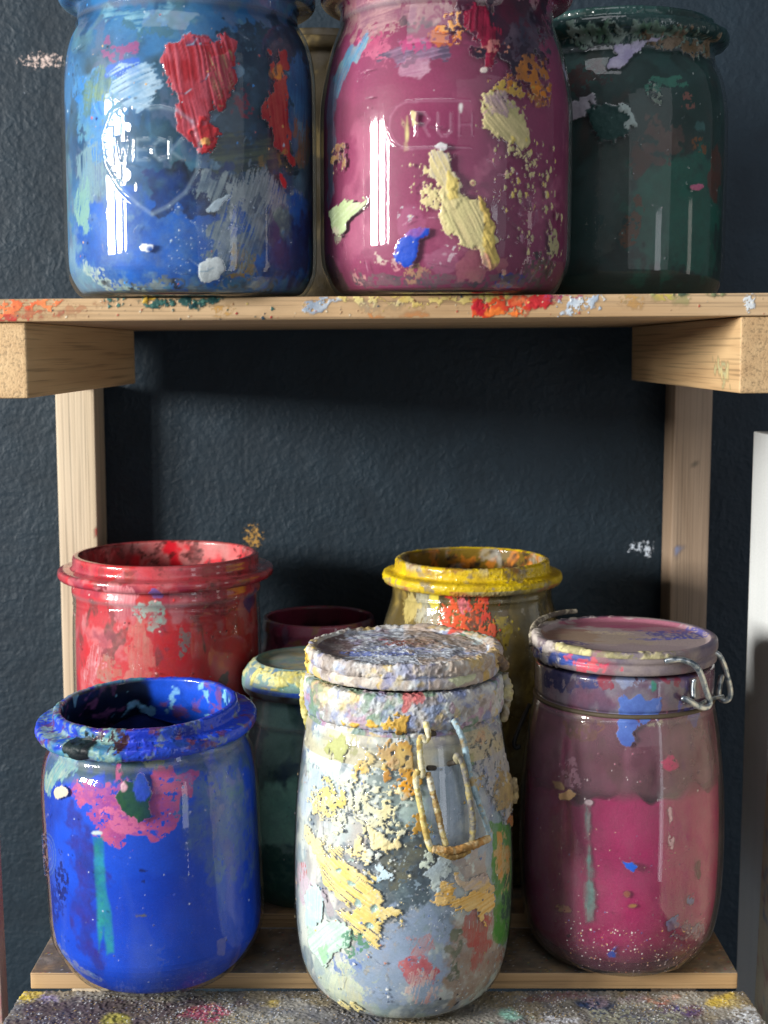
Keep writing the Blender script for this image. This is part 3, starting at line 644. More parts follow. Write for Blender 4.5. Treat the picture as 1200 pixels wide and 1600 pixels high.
s.dab(570, 70, 32, 26, 'B0446E', c2='C86A8A', dry=.2, **K); s.dab(655, 30, 40, 14, '4A3A48', c2='8A6A70', dry=.35, **K); s.dab(640, 78, 60, 16, '54425E', c2='A080A0', dry=.45, flow=10, **K)
s.dab(655, 62, 30, 12, 'B8447A', dry=.2, **K); s.poly([(690, 8), (730, 5), (735, 40), (715, 62), (680, 55), (690, 30)], 'C8702C', c2='D8A060', edge=.003, dry=.3, rough=.35, thick=0.00019)
s.dab(688, 50, 24, 9, 'C86A2A', dry=.35, rough=.3, edge=.003); s.poly([(725, 0), (885, 0), (880, 40), (850, 90), (830, 120), (790, 110), (750, 65), (728, 40)], '4E1830', c2='2A2030', edge=.006, rough=.25, thick=0.00012)
s.poly([(735, 5), (770, 5), (790, 50), (770, 110), (755, 70), (738, 40)], '8A1838', c2='5A1028', edge=.003, rough=.3, thick=0.00031, flow=80)
s.dab(840, 50, 40, 36, '2C2A3C', c2='5A4A58', dry=.35, rough=.3, edge=.004); s.dab(770, 75, 26, 12, 'B06070', c2='C88A70', dry=.4, edge=.003, rough=.3)
s.poly([(815, 100), (860, 92), (868, 130), (850, 160), (830, 130), (800, 128)], 'B4702A', c2='8A5A38', edge=.004, dry=.3, rough=.35, thick=0.00019); s.dab(845, 140, 14, 20, 'C87A2C', dry=.4, edge=.003, rough=.35)
s.dab(650, 105, 30, 14, 'A06A88', c2='B88AA0', edge=.002, flow=8, rough=.1); s.dab(625, 85, 30, 9, '7A5A70', dry=.4, edge=.002)
s.poly([(516, 90), (552, 50), (560, 65), (530, 120), (514, 165), (505, 130)], '4E90B8', c2='8AA8B0', edge=.002, flow=60, dry=.25, rough=.1)
s.poly([(504, 120), (516, 150), (516, 300), (506, 330)], '5E6E8A', c2='8A7A96', edge=.002, flow=88, dry=.2, rough=.05)
s.poly([(765, 135), (790, 120), (815, 132), (838, 150), (835, 160), (800, 160)], 'B89C4A', c2='A87A40', edge=.003, dry=.35, rough=.4, thick=0.00019)
C1, C2 = 'CDBE8C', 'B4AC78'
s.poly([(748, 170), (756, 150), (775, 140), (800, 152), (812, 180), (826, 200), (832, 218), (820, 240), (800, 232), (775, 212), (752, 195)], C2, c2=C1, edge=.002, dry=.12, flow=-45, rough=.5, thick=0.00050)
s.poly([(760, 150), (790, 140), (800, 165), (792, 185), (768, 178)], 'A08890', c2='B8A090', edge=.002, dry=.3, flow=-60, rough=.45, thick=0.00019)
s.poly([(812, 240), (826, 236), (836, 252), (828, 276), (818, 262)], C1, edge=.0022, dry=.3, rough=.5, thick=0.00025)
s.poly([(672, 232), (690, 226), (706, 248), (716, 290), (726, 310), (704, 330), (692, 300), (674, 272), (668, 250)], C1, c2='B0A8A0', edge=.0018, flow=-68, dry=.2, rough=.5, thick=0.00037)
s.poly([(668, 296), (700, 290), (735, 300), (755, 325), (768, 352), (776, 385), (780, 415), (765, 428), (752, 412), (748, 392), (718, 392), (700, 375), (690, 345), (682, 318)], C1, c2='C9C08A', edge=.0022, flow=-62, dry=.14, rough=.5, thick=0.00056)
s.poly([(745, 300), (762, 325), (775, 380), (783, 412), (768, 428), (755, 400), (758, 350)], 'D2BC68', c2='C4A860', edge=.0015, rough=.45, thick=0.00043)
s.poly([(700, 270), (712, 280), (716, 310), (704, 312)], 'D0BC70', edge=.0012, rough=.45, thick=0.00031)
s.dab(687, 228, 11, 6, 'C8C8C8', edge=.0012, rough=.4, thick=0.00025); s.dab(668, 310, 12, 16, C1, edge=.003, dry=.4, rough=.5, thick=0.00019)
s.poly([(514, 330), (552, 308), (566, 312), (567, 328), (545, 345), (532, 372), (520, 365)], 'A8B88A', c2='B8C8A0', edge=.0018, rough=.5, thick=0.00037, flow=30)
s.dab(528, 245, 12, 20, 'B09A5A', c2='8A5A50', dry=.45, edge=.002, rough=.45, thick=0.00019); s.dab(525, 365, 8, 10, 'C0B8A0', edge=.002, dry=.3, rough=.4)
s.poly([(641, 172), (653, 176), (652, 192), (645, 196), (640, 186)], C1, edge=.0008, rough=.45, thick=0.00025); s.poly([(624, 182), (630, 190), (636, 232), (630, 234), (630, 205)], 'B89A7A', edge=.0006, rough=.4); s.dab(634, 200, 1.6, 20, 'D8C88A', edge=.0003)
s.poly([(617, 382), (632, 364), (655, 355), (672, 356), (668, 368), (652, 374), (650, 400), (640, 418), (630, 420), (618, 400)], '2550C0', c2='1A44B0', edge=.0012, rough=.4, thick=0.00031)
s.dab(640, 345, 24, 26, 'A85A80', op=.6, edge=.001, rough=.02); s.dab(635, 332, 13, 13, 'C0B8C4', dry=.55, edge=.002, rough=.3); s.dab(692, 397, 17, 15, 'C8A8B8', c2='E0D0D8', dry=.5, edge=.002, rough=.3); s.dab(690, 410, 28, 22, 'B06A8A', op=.5, edge=.001, rough=.05)
s.dab(739, 286, 5, 5, C1, edge=.0004, thick=0.00019); s.dab(739, 286, 2, 2, '8A3060', edge=.0002); s.dab(721, 168, 2.5, 7, 'E8E0E0', edge=.0003); s.dab(758, 108, 6, 5, 'D8C8C0', edge=.0006, thick=0.00012)
s.splat(110, (770, 225, 870, 330), (.0002, .0012), [C1, C2, 'D2BC68'], thick=0.00019, stretch=1.6); s.splat(70, (790, 330, 880, 440), (.0002, .0011), [C1, 'B0A080', '9A6A80'], thick=0.00019, stretch=1.8); s.splat(40, (640, 240, 700, 340), (.0002, .0012), [C1], thick=0.00019, stretch=1.6)
s.splat(60, (510, 120, 880, 440), (.00015, .0005), ['E8D0D8', C1, '5A1838'], thick=0.00006); s.dab(866, 380, 9, 28, 'A8A078', dry=.3, edge=.002, rough=.45, thick=0.00019); s.dab(830, 330, 14, 34, '9A5A78', dry=.5, flow=75, edge=.002)
s.dab(810, 438, 26, 10, '2A3C90', dry=.3, edge=.003, rough=.2); s.dab(855, 425, 26, 26, '6A5A58', c2='4A3A40', dry=.3, edge=.004, rough=.2); s.dab(600, 415, 26, 12, 'D08A98', c2='C8C0B0', dry=.5, edge=.003, rough=.15); s.dab(555, 440, 14, 10, 'C08A8A', dry=.3, edge=.003)
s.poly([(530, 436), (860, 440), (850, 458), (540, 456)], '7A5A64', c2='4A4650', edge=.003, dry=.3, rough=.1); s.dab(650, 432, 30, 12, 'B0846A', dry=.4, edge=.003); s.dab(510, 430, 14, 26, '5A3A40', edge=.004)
s.poly([(725, 405), (800, 400), (800, 430), (730, 432)], 'B86A78', c2='C08080', edge=.004, op=.7)
s.emboss([[(648, 157), (733, 157)], [(632, 232), (735, 231)], [(640+34*math.cos(k*.5)*1.05, 195+38*math.sin(k*.5)) for k in range(3, 11)]]+letters('RUH', 650, 177, 20, 35, 14), .0005, .0005, 'C88AA8')
scratches(s, 22, (520, 90, 870, 440), ['C890A8', '4A1830'], 2)
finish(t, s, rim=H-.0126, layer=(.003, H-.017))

# --- C: upper dark green jar
cx, cy = .1215, .735; cz = .0233+cx*TR
t = thing('glass_jar', 'dark green jar with a white streak under its crusted rim, right on the upper shelf', 'jar', (cx, cy, cz), GU)
o, i = weck_profile(R, H, R*.86, R*.985, R*.86, heel=.013, sh0=.74, shoulder_end=.86, base=.8)
s = lathe(cx, cy, cz, R, o, i, .00055, .002, 300)
s.fill('1E3C38', 1, .08)
s.mottle('2A4A48', 25, .55, .12, .8); s.mottle('16302C', 40, .55, .1, .8); s.mottle('3E342C', 45, .66, .1, .6, z=(.05, .14)); s.mottle('2E5650', 80, .72, .07, .5, z=(.06, .15)); s.mottle('2E2C26', 30, .62, .1, .6, z=(0, .05))
s.poly([(985, 255), (1110, 240), (1130, 320), (1120, 430), (1000, 430), (980, 330)], '1C6455', c2='205A4C', edge=.006, soft=.002, rough=.05)
s.poly([(870, 45), (1000, 35), (1060, 40), (1130, 70), (1128, 85), (1000, 60), (900, 70)], '50705A', c2='8A9A90', edge=.003, dry=.25, rough=.6, thick=.0006)
s.poly([(1010, 45), (1130, 60), (1134, 85), (1090, 85), (1030, 68)], '6A5840', c2='8A7A68', edge=.003, dry=.2, rough=.65, thick=.0007)
s.poly([(950, 68), (1010, 55), (1045, 52), (1040, 60), (1008, 68), (990, 90), (970, 105), (948, 108), (950, 92), (965, 82)], 'D2CCE0', c2='A8A0C0', edge=.0015, rough=.5, thick=.0005)
s.poly([(888, 160), (925, 142), (932, 152), (915, 180), (888, 192)], 'B8B0BA', c2='8A8A90', edge=.0015, rough=.5, thick=.0004)
s.poly([(888, 140), (890, 100), (940, 82), (955, 100), (930, 130), (900, 155)], '4A302C', c2='2A2424', edge=.004, rough=.3, dry=.2); s.dab(953, 190, 34, 34, '2C4A46', c2='24403E', edge=.002, rough=.4, thick=.0005)
s.dab(982, 178, 8, 24, 'A8B8B4', rot=-30, dry=.4, edge=.002, rough=.5, thick=.0004); s.dab(1027, 150, 9, 18, '9AA89A', c2='5A6A60', dry=.3, edge=.002, rough=.4, thick=.0003); s.dab(1040, 125, 34, 12, '3A7A68', dry=.4, edge=.003, rough=.3); s.dab(1078, 158, 12, 16, '8A5A50', dry=.4, edge=.002, rough=.3)
s.dab(1040, 215, 40, 28, '4E3A34', c2='5E5048', edge=.005, rough=.3); s.dab(1000, 250, 16, 26, '4E3A30', edge=.003); s.dab(1100, 228, 16, 14, '7A4E2C', dry=.35, edge=.003, rough=.4); s.dab(1122, 270, 10, 40, '5A3A30', edge=.003); s.dab(1098, 195, 10, 12, '3E6A68', edge=.002, rough=.1)
s.dab(990, 350, 12, 44, '5A3E28', rot=20, dry=.2, edge=.003); s.poly([(935, 215), (985, 220), (985, 330), (960, 400), (935, 400)], '4A5650', c2='3C4A44', edge=.002, op=.55, rough=.3); s.dab(1090, 292, 11, 4, 'C06A88', edge=.0006, rough=.3, thick=.0003)
s.splat(50, (890, 60, 1130, 440), (.0002, .0006), ['A8B8B0', '6A8A80', 'C8C8C8'], thick=.0002)
n = np.nonzero(s.ok & (s.V > H-.02))[0]; s.disp[n] += .0007*np.clip(fbm2(s.U[n], s.V[n], 500, 5, 3)-.55, 0, 1)
finish(t, s, rim=H-.0126, layer=(.003, H-.017))

# --- D: ochre jar behind
cx, cy = -.036, .80; cz = .0233+cx*TR
t = thing('glass_jar', 'olive and ochre stained jar seen in the gap behind the blue and pink jars', 'jar', (cx, cy, cz), GU)
o, i = weck_profile(.045, .150, .036, .046, .037, sh0=.78, shoulder_end=.87)
s = lathe(cx, cy, cz, .045, o, i, .0012, .003, 350)
s.fill('3C3424', 1, .7); s.mottle('2C2414', 60, .5, .1, .9); s.mottle('7A6840', 90, .66, .08, .7); s.mottle('4A4640', 40, .66, .08, .7); s.a[:] = 1
finish(t, s, M_LID)

# --- E: red open jar, lower left rear
ZB, ZR = -.3175, -.3095
cx, cy = -.1290, .800; cz = ZR; R = .0556; H = .1900
t = thing('glass_jar', 'tall open jar smeared with bright red paint, standing behind the ultramarine jar', 'jar', (cx, cy, cz), GL)
o, i = weck_profile(R, H, R*.975, .0632, .0545, sh0=.86, shoulder_end=.915, base=.8, zr=.0090)
s = lathe(cx, cy, cz, R, o, i, .0005, .0008, 400)
s.fill('B22C38', .95, .05); s.mottle('C0505C', 22, .58, .15, .55, stretch=(1, 1, .5)); s.mottle('B04A38', 30, .6, .1, .6); s.mottle('CC2A34', 28, .56, .1, .8, stretch=(1, 1, .6)); s.mottle('D89AA0', 60, .72, .08, .4); s.mottle('6A3A38', 110, .7, .04, .8, stretch=(1, 1, .5)); s.mottle('8A3048', 50, .66, .06, .6)
K = dict(edge=.003)
s.poly([(235, 985), (300, 975), (390, 960), (402, 1080), (360, 1110), (240, 1090)], 'CC202C', c2='C03034', edge=.008, soft=.002, rough=.05); s.dab(215, 1030, 20, 60, 'D05A5A', c2='C87A70', flow=88, dry=.2, **K)
s.dab(142, 1050, 16, 40, 'D8A0A8', c2='B84A50', flow=80, dry=.35, **K); s.dab(165, 1050, 16, 22, '9A8A80', c2='B85A50', dry=.3, **K); s.dab(188, 940, 24, 36, 'C05A68', c2='D88A90', flow=85, dry=.2, **K)
s.dab(232, 955, 24, 16, '8AA8A0', c2='A8B8B0', dry=.25, edge=.003, rough=.2); s.poly([(228, 970), (252, 945), (256, 970), (238, 990), (226, 985)], '9AB0A8', c2='B06A70', edge=.002, dry=.2); s.dab(285, 1000, 12, 26, '8A7070', dry=.35, **K)
s.dab(398, 938, 8, 16, '5A3A78', edge=.002); s.dab(320, 1000, 1.5, 22, '3A1A20', rot=-8, edge=.0004); s.dab(345, 950, 30, 12, '8A2030', dry=.55, **K); s.dab(353, 1065, 5, 10, '4A2028', **K); s.dab(300, 925, 60, 6, '8A7A78', c2='B85A60', dry=.4, **K); s.dab(240, 925, 8, 8, '7A5A9A', **K)
s.splat(120, (110, 900, 405, 1090), (.0002, .0008), ['6A2028', 'E8A0A0', '4A1A20', 'D0C0B8', 'E04040'], thick=.0001)
s.emboss([[(100, 943), (200, 956), (300, 957), (410, 945)]], .0008, .0005)
q = s.inner; s.fill('A03038', .90, .1, q); s.ok = q.copy()
s.mottle('8A3A3C', 30, .5, .15, .8); side(s, 'DC1C2E', .112, .19, .02); s.mottle('7A4A44', 40, .64, .1, .7); s.mottle('C88A88', 60, .64, .06, .7); s.mottle('4A2020', 220, .68, .04, .9)  # right back of the inside painted brighter red where light falls
top = s.V > H-.0095; s.ok = top & ~s.inner; s.mottle('9A6058', 90, .6, .1, .5, rough=.2); s.mottle('C8606A', 50, .5, .15, .6); s.mottle('6A3A38', 300, .74, .06, .6)
finish(t, s, rim=H-.0150, layer=(.003, H-.0195))
pigment_fill(t, cx, cy, cz, R, [(0, .006), (R*.8, .006), (R-.0042, .022), (R-.0042, .10), (R-.0042, .15)], lambda u: .10+.006*np.sin(u*60), 'B8242C', 'C84040', 4)

# --- F: ultramarine jar front left
cx, cy = -.1168, .683; cz = ZB; R = .0553; H = .1400
t = thing('glass_jar', 'wide open ultramarine blue jar with a pink patch and a teal glint, front left', 'jar', (cx, cy, cz), GL)
t.rotation_euler = (R_(2.6), R_(-1.6), 0)
o, i = weck_profile(R, H, .0478, .0555, .0464, heel=.024, sh0=.78, shoulder_end=.875, base=.60, zr=.0078)
s = lathe(cx, cy, cz, R, o, i, .00045, .0007, 500)
s.fill('0846CC', 1, .02); s.mottle('063AC0', 15, .5, .2, .8); s.mottle('1C54DC', 22, .6, .12, .6); s.mottle('1C2C88', 40, .62, .1, .5, stretch=(1, 1, .35)); s.mottle('4460C0', 30, .66, .08, .5, stretch=(1, 1, .4))
K = dict(edge=.003, rough=.05)
s.poly([(60, 1150), (410, 1130), (410, 1195), (380, 1185), (250, 1195), (120, 1205), (70, 1215)], '4A6878', c2='3A5A80', edge=.004, soft=.001, op=.85, rough=.05)
s.poly([(110, 1200), (118, 1170), (170, 1178), (250, 1180), (240, 1205)], '2E4650', c2='3E5A60', edge=.004, op=.9, soft=.001); s.dab(265, 1180, 30, 12, '7A8A70', c2='8A7A90', dry=.2, **K)
s.poly([(65, 1210), (90, 1160), (110, 1150), (112, 1200), (80, 1230)], '6AA0A8', c2='A8B8A8', edge=.003, dry=.2, flow=60)
s.poly([(290, 1190), (400, 1180), (408, 1350), (370, 1370), (330, 1330), (300, 1260)], '4A62A8', c2='5A7A9A', edge=.009, soft=.003, op=.85, rough=.05, dry=.1); s.dab(372, 1235, 34, 26, '7A7AB8', c2='5A8090', op=.8, dry=.2, edge=.005, soft=.001); s.dab(345, 1290, 40, 50, '4A6AA8', c2='2A4AB8', op=.6, soft=.002, edge=.006)
s.poly([(118, 1212), (200, 1206), (250, 1198), (330, 1200), (300, 1240), (292, 1280), (250, 1290), (215, 1300), (180, 1315), (160, 1290), (140, 1260)], 'C05888', c2='A84A90', edge=.004, dry=.14, rough=.04)
s.poly([(150, 1290), (180, 1280), (190, 1310), (170, 1305)], 'C05888', edge=.002, dry=.3); s.dab(155, 1228, 40, 20, '8A3A98', op=.5, dry=.3, **K); s.dab(200, 1270, 36, 18, 'D06A9A', dry=.2, **K)
s.poly([(190, 1232), (208, 1212), (235, 1202), (252, 1235), (246, 1258), (228, 1272), (205, 1262)], '1A3A4A', c2='28503A', edge=.0015, rough=.1, thick=.0002); s.dab(236, 1220, 14, 20, '2A48B0', edge=.002); s.dab(203, 1220, 5, 8, 'D8A8B8', edge=.001)
s.dab(85, 1400, 14, 30, '152C90', dry=.3, **K); s.dab(98, 1360, 10, 40, '101E70', dry=.4, **K); s.poly([(118, 1250), (160, 1320), (150, 1500), (118, 1460)], '1A2070', c2='30207A', edge=.006, soft=.002, op=.7); s.dab(235, 1352, 16, 7, '142060', dry=.25, **K)
s.dab(234, 1423, 15, 6, '7A6A50', c2='4A5A6A', dry=.3, edge=.0015, rough=.3); s.poly([(345, 1468), (362, 1462), (358, 1495), (345, 1490)], '6A70C0', edge=.001); s.poly([(240, 1480), (262, 1470), (270, 1500), (250, 1520)], '3A5AC8', dry=.5, edge=.002)
# teal stripe and pale cap: a reflection painted into the colour
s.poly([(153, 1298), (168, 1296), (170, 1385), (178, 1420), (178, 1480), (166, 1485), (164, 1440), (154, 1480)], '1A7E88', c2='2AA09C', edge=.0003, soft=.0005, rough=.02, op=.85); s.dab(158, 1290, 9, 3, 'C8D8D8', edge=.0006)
s.poly([(68, 1440), (110, 1500), (150, 1530), (120, 1530), (84, 1490)], '6A86B0', c2='8A8AA8', edge=.002, dry=.35, op=.7)
s.splat(90, (70, 1180, 400, 1500), (.0002, .0006), ['101A60', '3A60E0', '8A90C8', 'A8B8D8'], thick=.0001); s.dab(104, 1225, 10, 9, 'C8C0A8', edge=.001, rough=.3, thick=.0002)
s.emboss([[(77+13*math.cos(k*math.tau/24), 1325+33*math.sin(k*math.tau/24)) for k in range(25)], [(77+9.5*math.cos(k*math.tau/24), 1325+26*math.sin(k*math.tau/24)) for k in range(25)]]+letters('S', 72, 1308, 9, 32, 2), .0005, .0007, lighten='7A9AB0')
s.emboss([[(298+x0, 1310+k*9), (304+x0, 1310+k*9)] for k in range(6) for x0 in (0,)]+[[(298, 1310), (298, 1360)]], .0004, .0003)
# crusted rim
rim = s.ok & (s.V > H-.0138); keep = s.ok.copy(); s.ok = rim
s.fill('1A34B0', 1, .3, rim); s.mottle('142468', 40, .55, .15, .8); s.mottle('2A5090', 60, .66, .15, .5); s.mottle('2248D0', 40, .52, .1, .9); s.mottle('7A8A78', 200, .80, .05, .6); s.mottle('6A3A50', 160, .78, .05, .8)
n = np.nonzero(rim)[0]; s.disp[n] += .0006*np.clip(fbm3(s.P[n], 600, 5, 3)-.55, 0, 1)+.0004*(fbm3(s.P[n], 120, 9, 2)-.5)
left = rim & (s.U < -.012); s.ok = left; s.mottle('4A88A0', 80, .52, .1, .9, rough=.5, thick=.0004); s.mottle('8AA898', 260, .6, .06, .8)
s.ok = keep; s.poly([(108, 1140), (160, 1140), (150, 1168), (135, 1178), (122, 1165)], '141A20', c2='22383A', edge=.002, rough=.5, thick=.0005)
s.dab(235, 1158, 30, 10, '2A40C0', dry=.2, edge=.003, rough=.3, thick=.0003); s.dab(180, 1150, 30, 8, '3A2028', dry=.3, edge=.003, rough=.3)
q = s.inner; s.fill('14284C', 1, .25, q); s.ok = q.copy()
s.mottle('080E20', 30, .5, .2, .9); side(s, '1E54D8', .106, .165, .025); s.mottle('2A80C0', 16, .62, .15, .6); s.mottle('7A4A78', 120, .76, .05, .8); s.mottle('8ACCF0', 110, .84, .03, .8)  # lit right back of the mouth put in as brighter blue
finish(t, s, rim=H-.0126, layer=(.003, H-.016), film=.012)
pigment_fill(t, cx, cy, cz, R, [(0, .007), (R*.6, .007), (R*.9, .022), (R-.0048, .035), (R-.0050, .085), (.0430, .117), (.0430, .124)], lambda u: .1165+.004*np.sin(u*70+1), '0C1640', '183078', 6)

# --- G: small maroon jar at the back
cx, cy = -.0412, .850; cz = ZR; R = .038; H = .142
t = thing('glass_jar', 'small open maroon jar in shadow at the back between red and yellow jars', 'jar', (cx, cy, cz), GL)
o = [(0, .002), (R*.8, .002), (R*.95, .004), (R, .015), (R, .07), (R*.99, H-.02), (R*.93, H-.016), (R*.93, H-.009), (R*.95, H-.007), (R*.93, H-.002), (R*.92, H), (R*.86, H)]
i = [(R*.85, H-.001), (R*.85, H-.015), (R*.9, H-.03), (R*.9, .02), (0, .008)]
s = lathe(cx, cy, cz, R, o, i, .0007, .0012, 600)
s.fill('C0708C', .96, .12); s.mottle('B04A70', 50, .5, .1, .9); s.mottle('5A3450', 60, .66, .1, .9); s.mottle('8A7A98', 90, .64, .06, .7); s.mottle('B08A60', 120, .70, .05, .8)
s.fill('6A3044', .95, .2, s.inner); s.ok = s.inner.copy(); s.mottle('2A1820', 50, .5, .1, .9); s.mottle('7A2A48', 60, .55, .08, .9)
finish(t, s, rim=H-.0155)

# --- H: green jar with painted lid
cx, cy = -.0415, .763; cz = ZB; R = .0435; H = .1285
t = thing('lidded_jar', 'dark green jar whose rounded blue green lid carries a crust of yellow paint', 'jar', (cx, cy, cz), GL)
o, i = [(0, .003), (R*.6, .0003), (R*.75, .002), (R*.95, .014), (R, .03), (R, .05), (R*.99, .068), (R*.93, .093), (R*.84, .108), (.0352, .114), (.0352, H-.004), (.037, H-.003), (.037, H), (.030, H)], [(.029, H-.001), (.031, .107), (R-.004, .07), (R-.004, .02), (0, .007)]
s = lathe(cx, cy, cz, R, o, i, .0006, .002, 700)
s.fill('8AB0A6', .97, .04); s.mottle('5A8078', 30, .52, .12, .8); s.mottle('34544E', 40, .60, .1, .7); s.mottle('2A4068', 60, .66, .06, .6)
s.poly([(370, 1225), (480, 1220), (480, 1315), (370, 1315)], '98DCC4', c2='A8E8D0', edge=.004, soft=.002, op=.9, rough=.03); s.poly([(370, 1315), (520, 1315), (520, 1470), (370, 1470)], '2E6058', c2='3A6A5E', edge=.003, soft=.001, rough=.03)  # bright teal band: a lit patch painted into the colour
s.splat(20, (385, 1100, 475, 1400), (.0002, .0007), ['C8D8D8', '7AA8A0'], thick=.0001)
finish(t, s, layer=(.003, .112), film=.05)
Lr = .0392
o = [(0, 0), (.034, 0), (Lr*.96, -.004), (Lr, -.001), (Lr*1.01, .003), (Lr*.99, .0065), (Lr*.93, .0105), (Lr*.84, .0135), (.0312, .0145), (.0305, .0142), (.0298, .0125), (.0285, .0120), (.0, .0122)]
s = lathe(cx, cy, cz+H, Lr, o, None, .0005, None, 720); s.P[:, 2] += 0
s.fill('7E9E9C', 1, .35); s.mottle('4A72B0', 40, .60, .1, .8); s.mottle('6A9A88', 50, .55, .1, .7); s.mottle('7A8AA8', 60, .6, .08, .7)
ring = (s.rad > .0315) & (s.V > .004); s.ok = ring; s.mottle('D0C468', 120, .62, .05, .95, rough=.6, thick=.0009, where=(s.U > -.040) & (s.U < .02) & (s.V < .0135)); s.mottle('E0D890', 300, .68, .05, .8, thick=.0004, where=(s.V > .006))
s.ok = s.V < .0035; s.mottle('1A4AC8', 50, .52, .06, .9, rough=.15, where=s.V > .001); s.mottle('4A4038', 60, .35, .2, .9, where=s.V < .001)
s.ok = (s.rad < .0302); s.ok &= s.V > .01; s.mottle('B0B4A8', 60, .30, .2, .95, rough=.35); s.mottle('B8A878', 90, .6, .08, .6); s.mottle('6A78A0', 70, .62, .08, .6)
lo = build_surf('lid', s, s.faces, M_LID, t); lo.location = (0, 0, H)

# --- I: yellow open jar
cx, cy = .0522, .800; cz = ZR; R = .0585; H = .187
t = thing('glass_jar', 'open clear jar with bright yellow rim and red daubs, standing at the back', 'jar', (cx, cy, cz), GL)
o, i = weck_profile(R, H, .0472, .0530, .0455, sh0=.66, shoulder_end=.87, base=.7, heel=.02, zr=.0090)
s = lathe(cx, cy, cz, R, o, i, .0005, .0008, 800)
s.fill('6A6040', .5, .08); s.mottle('8A8468', 25, .5, .12, .6); s.mottle('5A4A20', 45, .55, .1, .75, stretch=(1, 1, .6)); s.mottle('A89048', 70, .6, .08, .6, stretch=(1, 1, .5)); s.mottle('8A8A80', 35, .6, .08, .6, stretch=(1, 1, .4)); s.mottle('4A3A18', 180, .58, .06, .7, z=(.07, .14))
K = dict(edge=.003, rough=.15)
s.poly([(668, 975), (672, 945), (700, 940), (735, 938), (775, 945), (775, 1000), (670, 1000)], 'D04030', c2='E06038', edge=.006, dry=.25, rough=.2, thick=.0003); s.dab(693, 927, 16, 10, 'D03A34', dry=.2, **K); s.dab(757, 932, 14, 10, 'C84838', dry=.35, **K)
s.dab(722, 955, 10, 12, 'D0707A', dry=.2, **K); s.dab(742, 972, 12, 16, '7A5040', dry=.2, **K); s.dab(645, 950, 18, 34, 'A8A488', c2='7A7A70', flow=80, dry=.3, **K); s.dab(620, 955, 12, 30, 'B8A868', flow=85, dry=.3, **K)
s.dab(720, 930, 26, 10, '3A3028', dry=.35, **K); s.dab(792, 990, 14, 18, 'C8B028', c2='8A7A30', dry=.3, **K); s.dab(668, 930, 6, 20, 'E0D060', **K); s.dab(665, 940, 8, 14, 'D8C848', **K)
s.dab(835, 960, 18, 50, '8A8878', op=.6, soft=.003, edge=.002); s.splat(140, (600, 920, 870, 1090), (.0002, .0008), ['E0C83A', 'A88A30', '5A4A18', 'C8C0A0'], thick=.0001)
s.emboss([[(600, 938), (680, 948), (760, 949), (870, 938)]], .0008, .0006)
rim = s.ok & (s.V > H-.0148); keep = s.ok.copy(); s.ok = rim; s.fill('D8B820', .95, .25, rim); s.mottle('F0D018', 40, .42, .12, .95, rough=.3); s.mottle('B89828', 110, .66, .06, .8, rough=.5); s.mottle('B0A898', 80, .70, .06, .7, z=(H-.006, H+.01)); s.mottle('8A5A38', 150, .74, .05, .7, z=(H-.006, H+.01)); s.mottle('7A7470', 120, .74, .05, .7)
s.ok = rim & (s.V < H-.0112); s.mottle('A8A080', 40, .4, .15, .8); s.mottle('B05A48', 90, .6, .06, .7); n = np.nonzero(rim)[0]; s.disp[n] += .0005*np.clip(fbm3(s.P[n], 700, 5, 3)-.45, 0, 1)
n = np.nonzero(s.ok & (s.V < .125))[0]; s.a[n] *= 1-.75*sst(.118, .114, s.V[n])
q = s.inner; s.fill('8A7028', .75, .2, q); s.ok = q & (s.V > .12); s.a[q & (s.V < .125)] = .12; s.mottle('6A5418', 40, .5, .1, .8); s.mottle('C87A28', 130, .60, .04, .95, where=(s.U > .0) | (s.U < -.14)); s.mottle('2A2420', 120, .62, .05, .9); s.mottle('B8B4A8', 60, .62, .06, .7)
finish(t, s, rim=H-.0150)
pigment_fill(t, cx, cy, cz, R, [(0, .007), (R*.7, .007), (R-.0045, .026), (R-.0045, .11), (R-.0045, .125)], lambda u: .1155+.0*u, 'A87A18', 'B88A20', 8)

# --- tubes (wires)
def tube(path, r, seed, crust=0.0, seg=14, step=.0006):
    p = np.array(path, float)
    for _ in range(2):
        q = [p[0]]
        for a, b in zip(p[:-1], p[1:]): q += [a*.75+b*.25, a*.25+b*.75]
        q.append(p[-1]); p = np.array(q)
    L = np.r_[0, np.cumsum(np.linalg.norm(np.diff(p, axis=0), axis=1))]; n = max(6, int(L[-1]/step)); tt = np.linspace(0, L[-1], n)
    p = np.stack([np.interp(tt, L, p[:, k]) for k in range(3)], 1)
    T = np.gradient(p, axis=0); T /= np.linalg.norm(T, axis=1)[:, None]
    A = np.zeros_like(T); ref = np.array([.3, .2, .93]); A[0] = np.cross(T[0], ref); A[0] /= np.linalg.norm(A[0])
    for k in range(1, n): v = A[k-1]-T[k]*A[k-1].dot(T[k]); A[k] = v/np.linalg.norm(v)
    B = np.cross(T, A); an = np.linspace(0, math.tau, seg, endpoint=False)
    N = (np.cos(an)[None, :, None]*A[:, None]+np.sin(an)[None, :, None]*B[:, None]); rr = np.full(n, r); rr[0] = rr[-1] = r*.3; 
    P = p[:, None]+N*rr[:, None, None]
    s = Surf(P.reshape(-1, 3), N.reshape(-1, 3), np.repeat(tt, seg), np.tile(an, n), seed)
    i = np.arange(n-1)[:, None]*seg; j = np.arange(seg)[None]; j2 = (j+1) % seg
    s.faces = np.stack([i+j, i+j2, i+seg+j2, i+seg+j], -1).reshape(-1, 4)
    if crust: s.disp = crust*.55*np.clip(fbm3(s.P, 900, seed, 3)-.2, 0, 1)+crust*.35*(fbm3(s.P, 160, seed+3, 2)-.2)
    return s
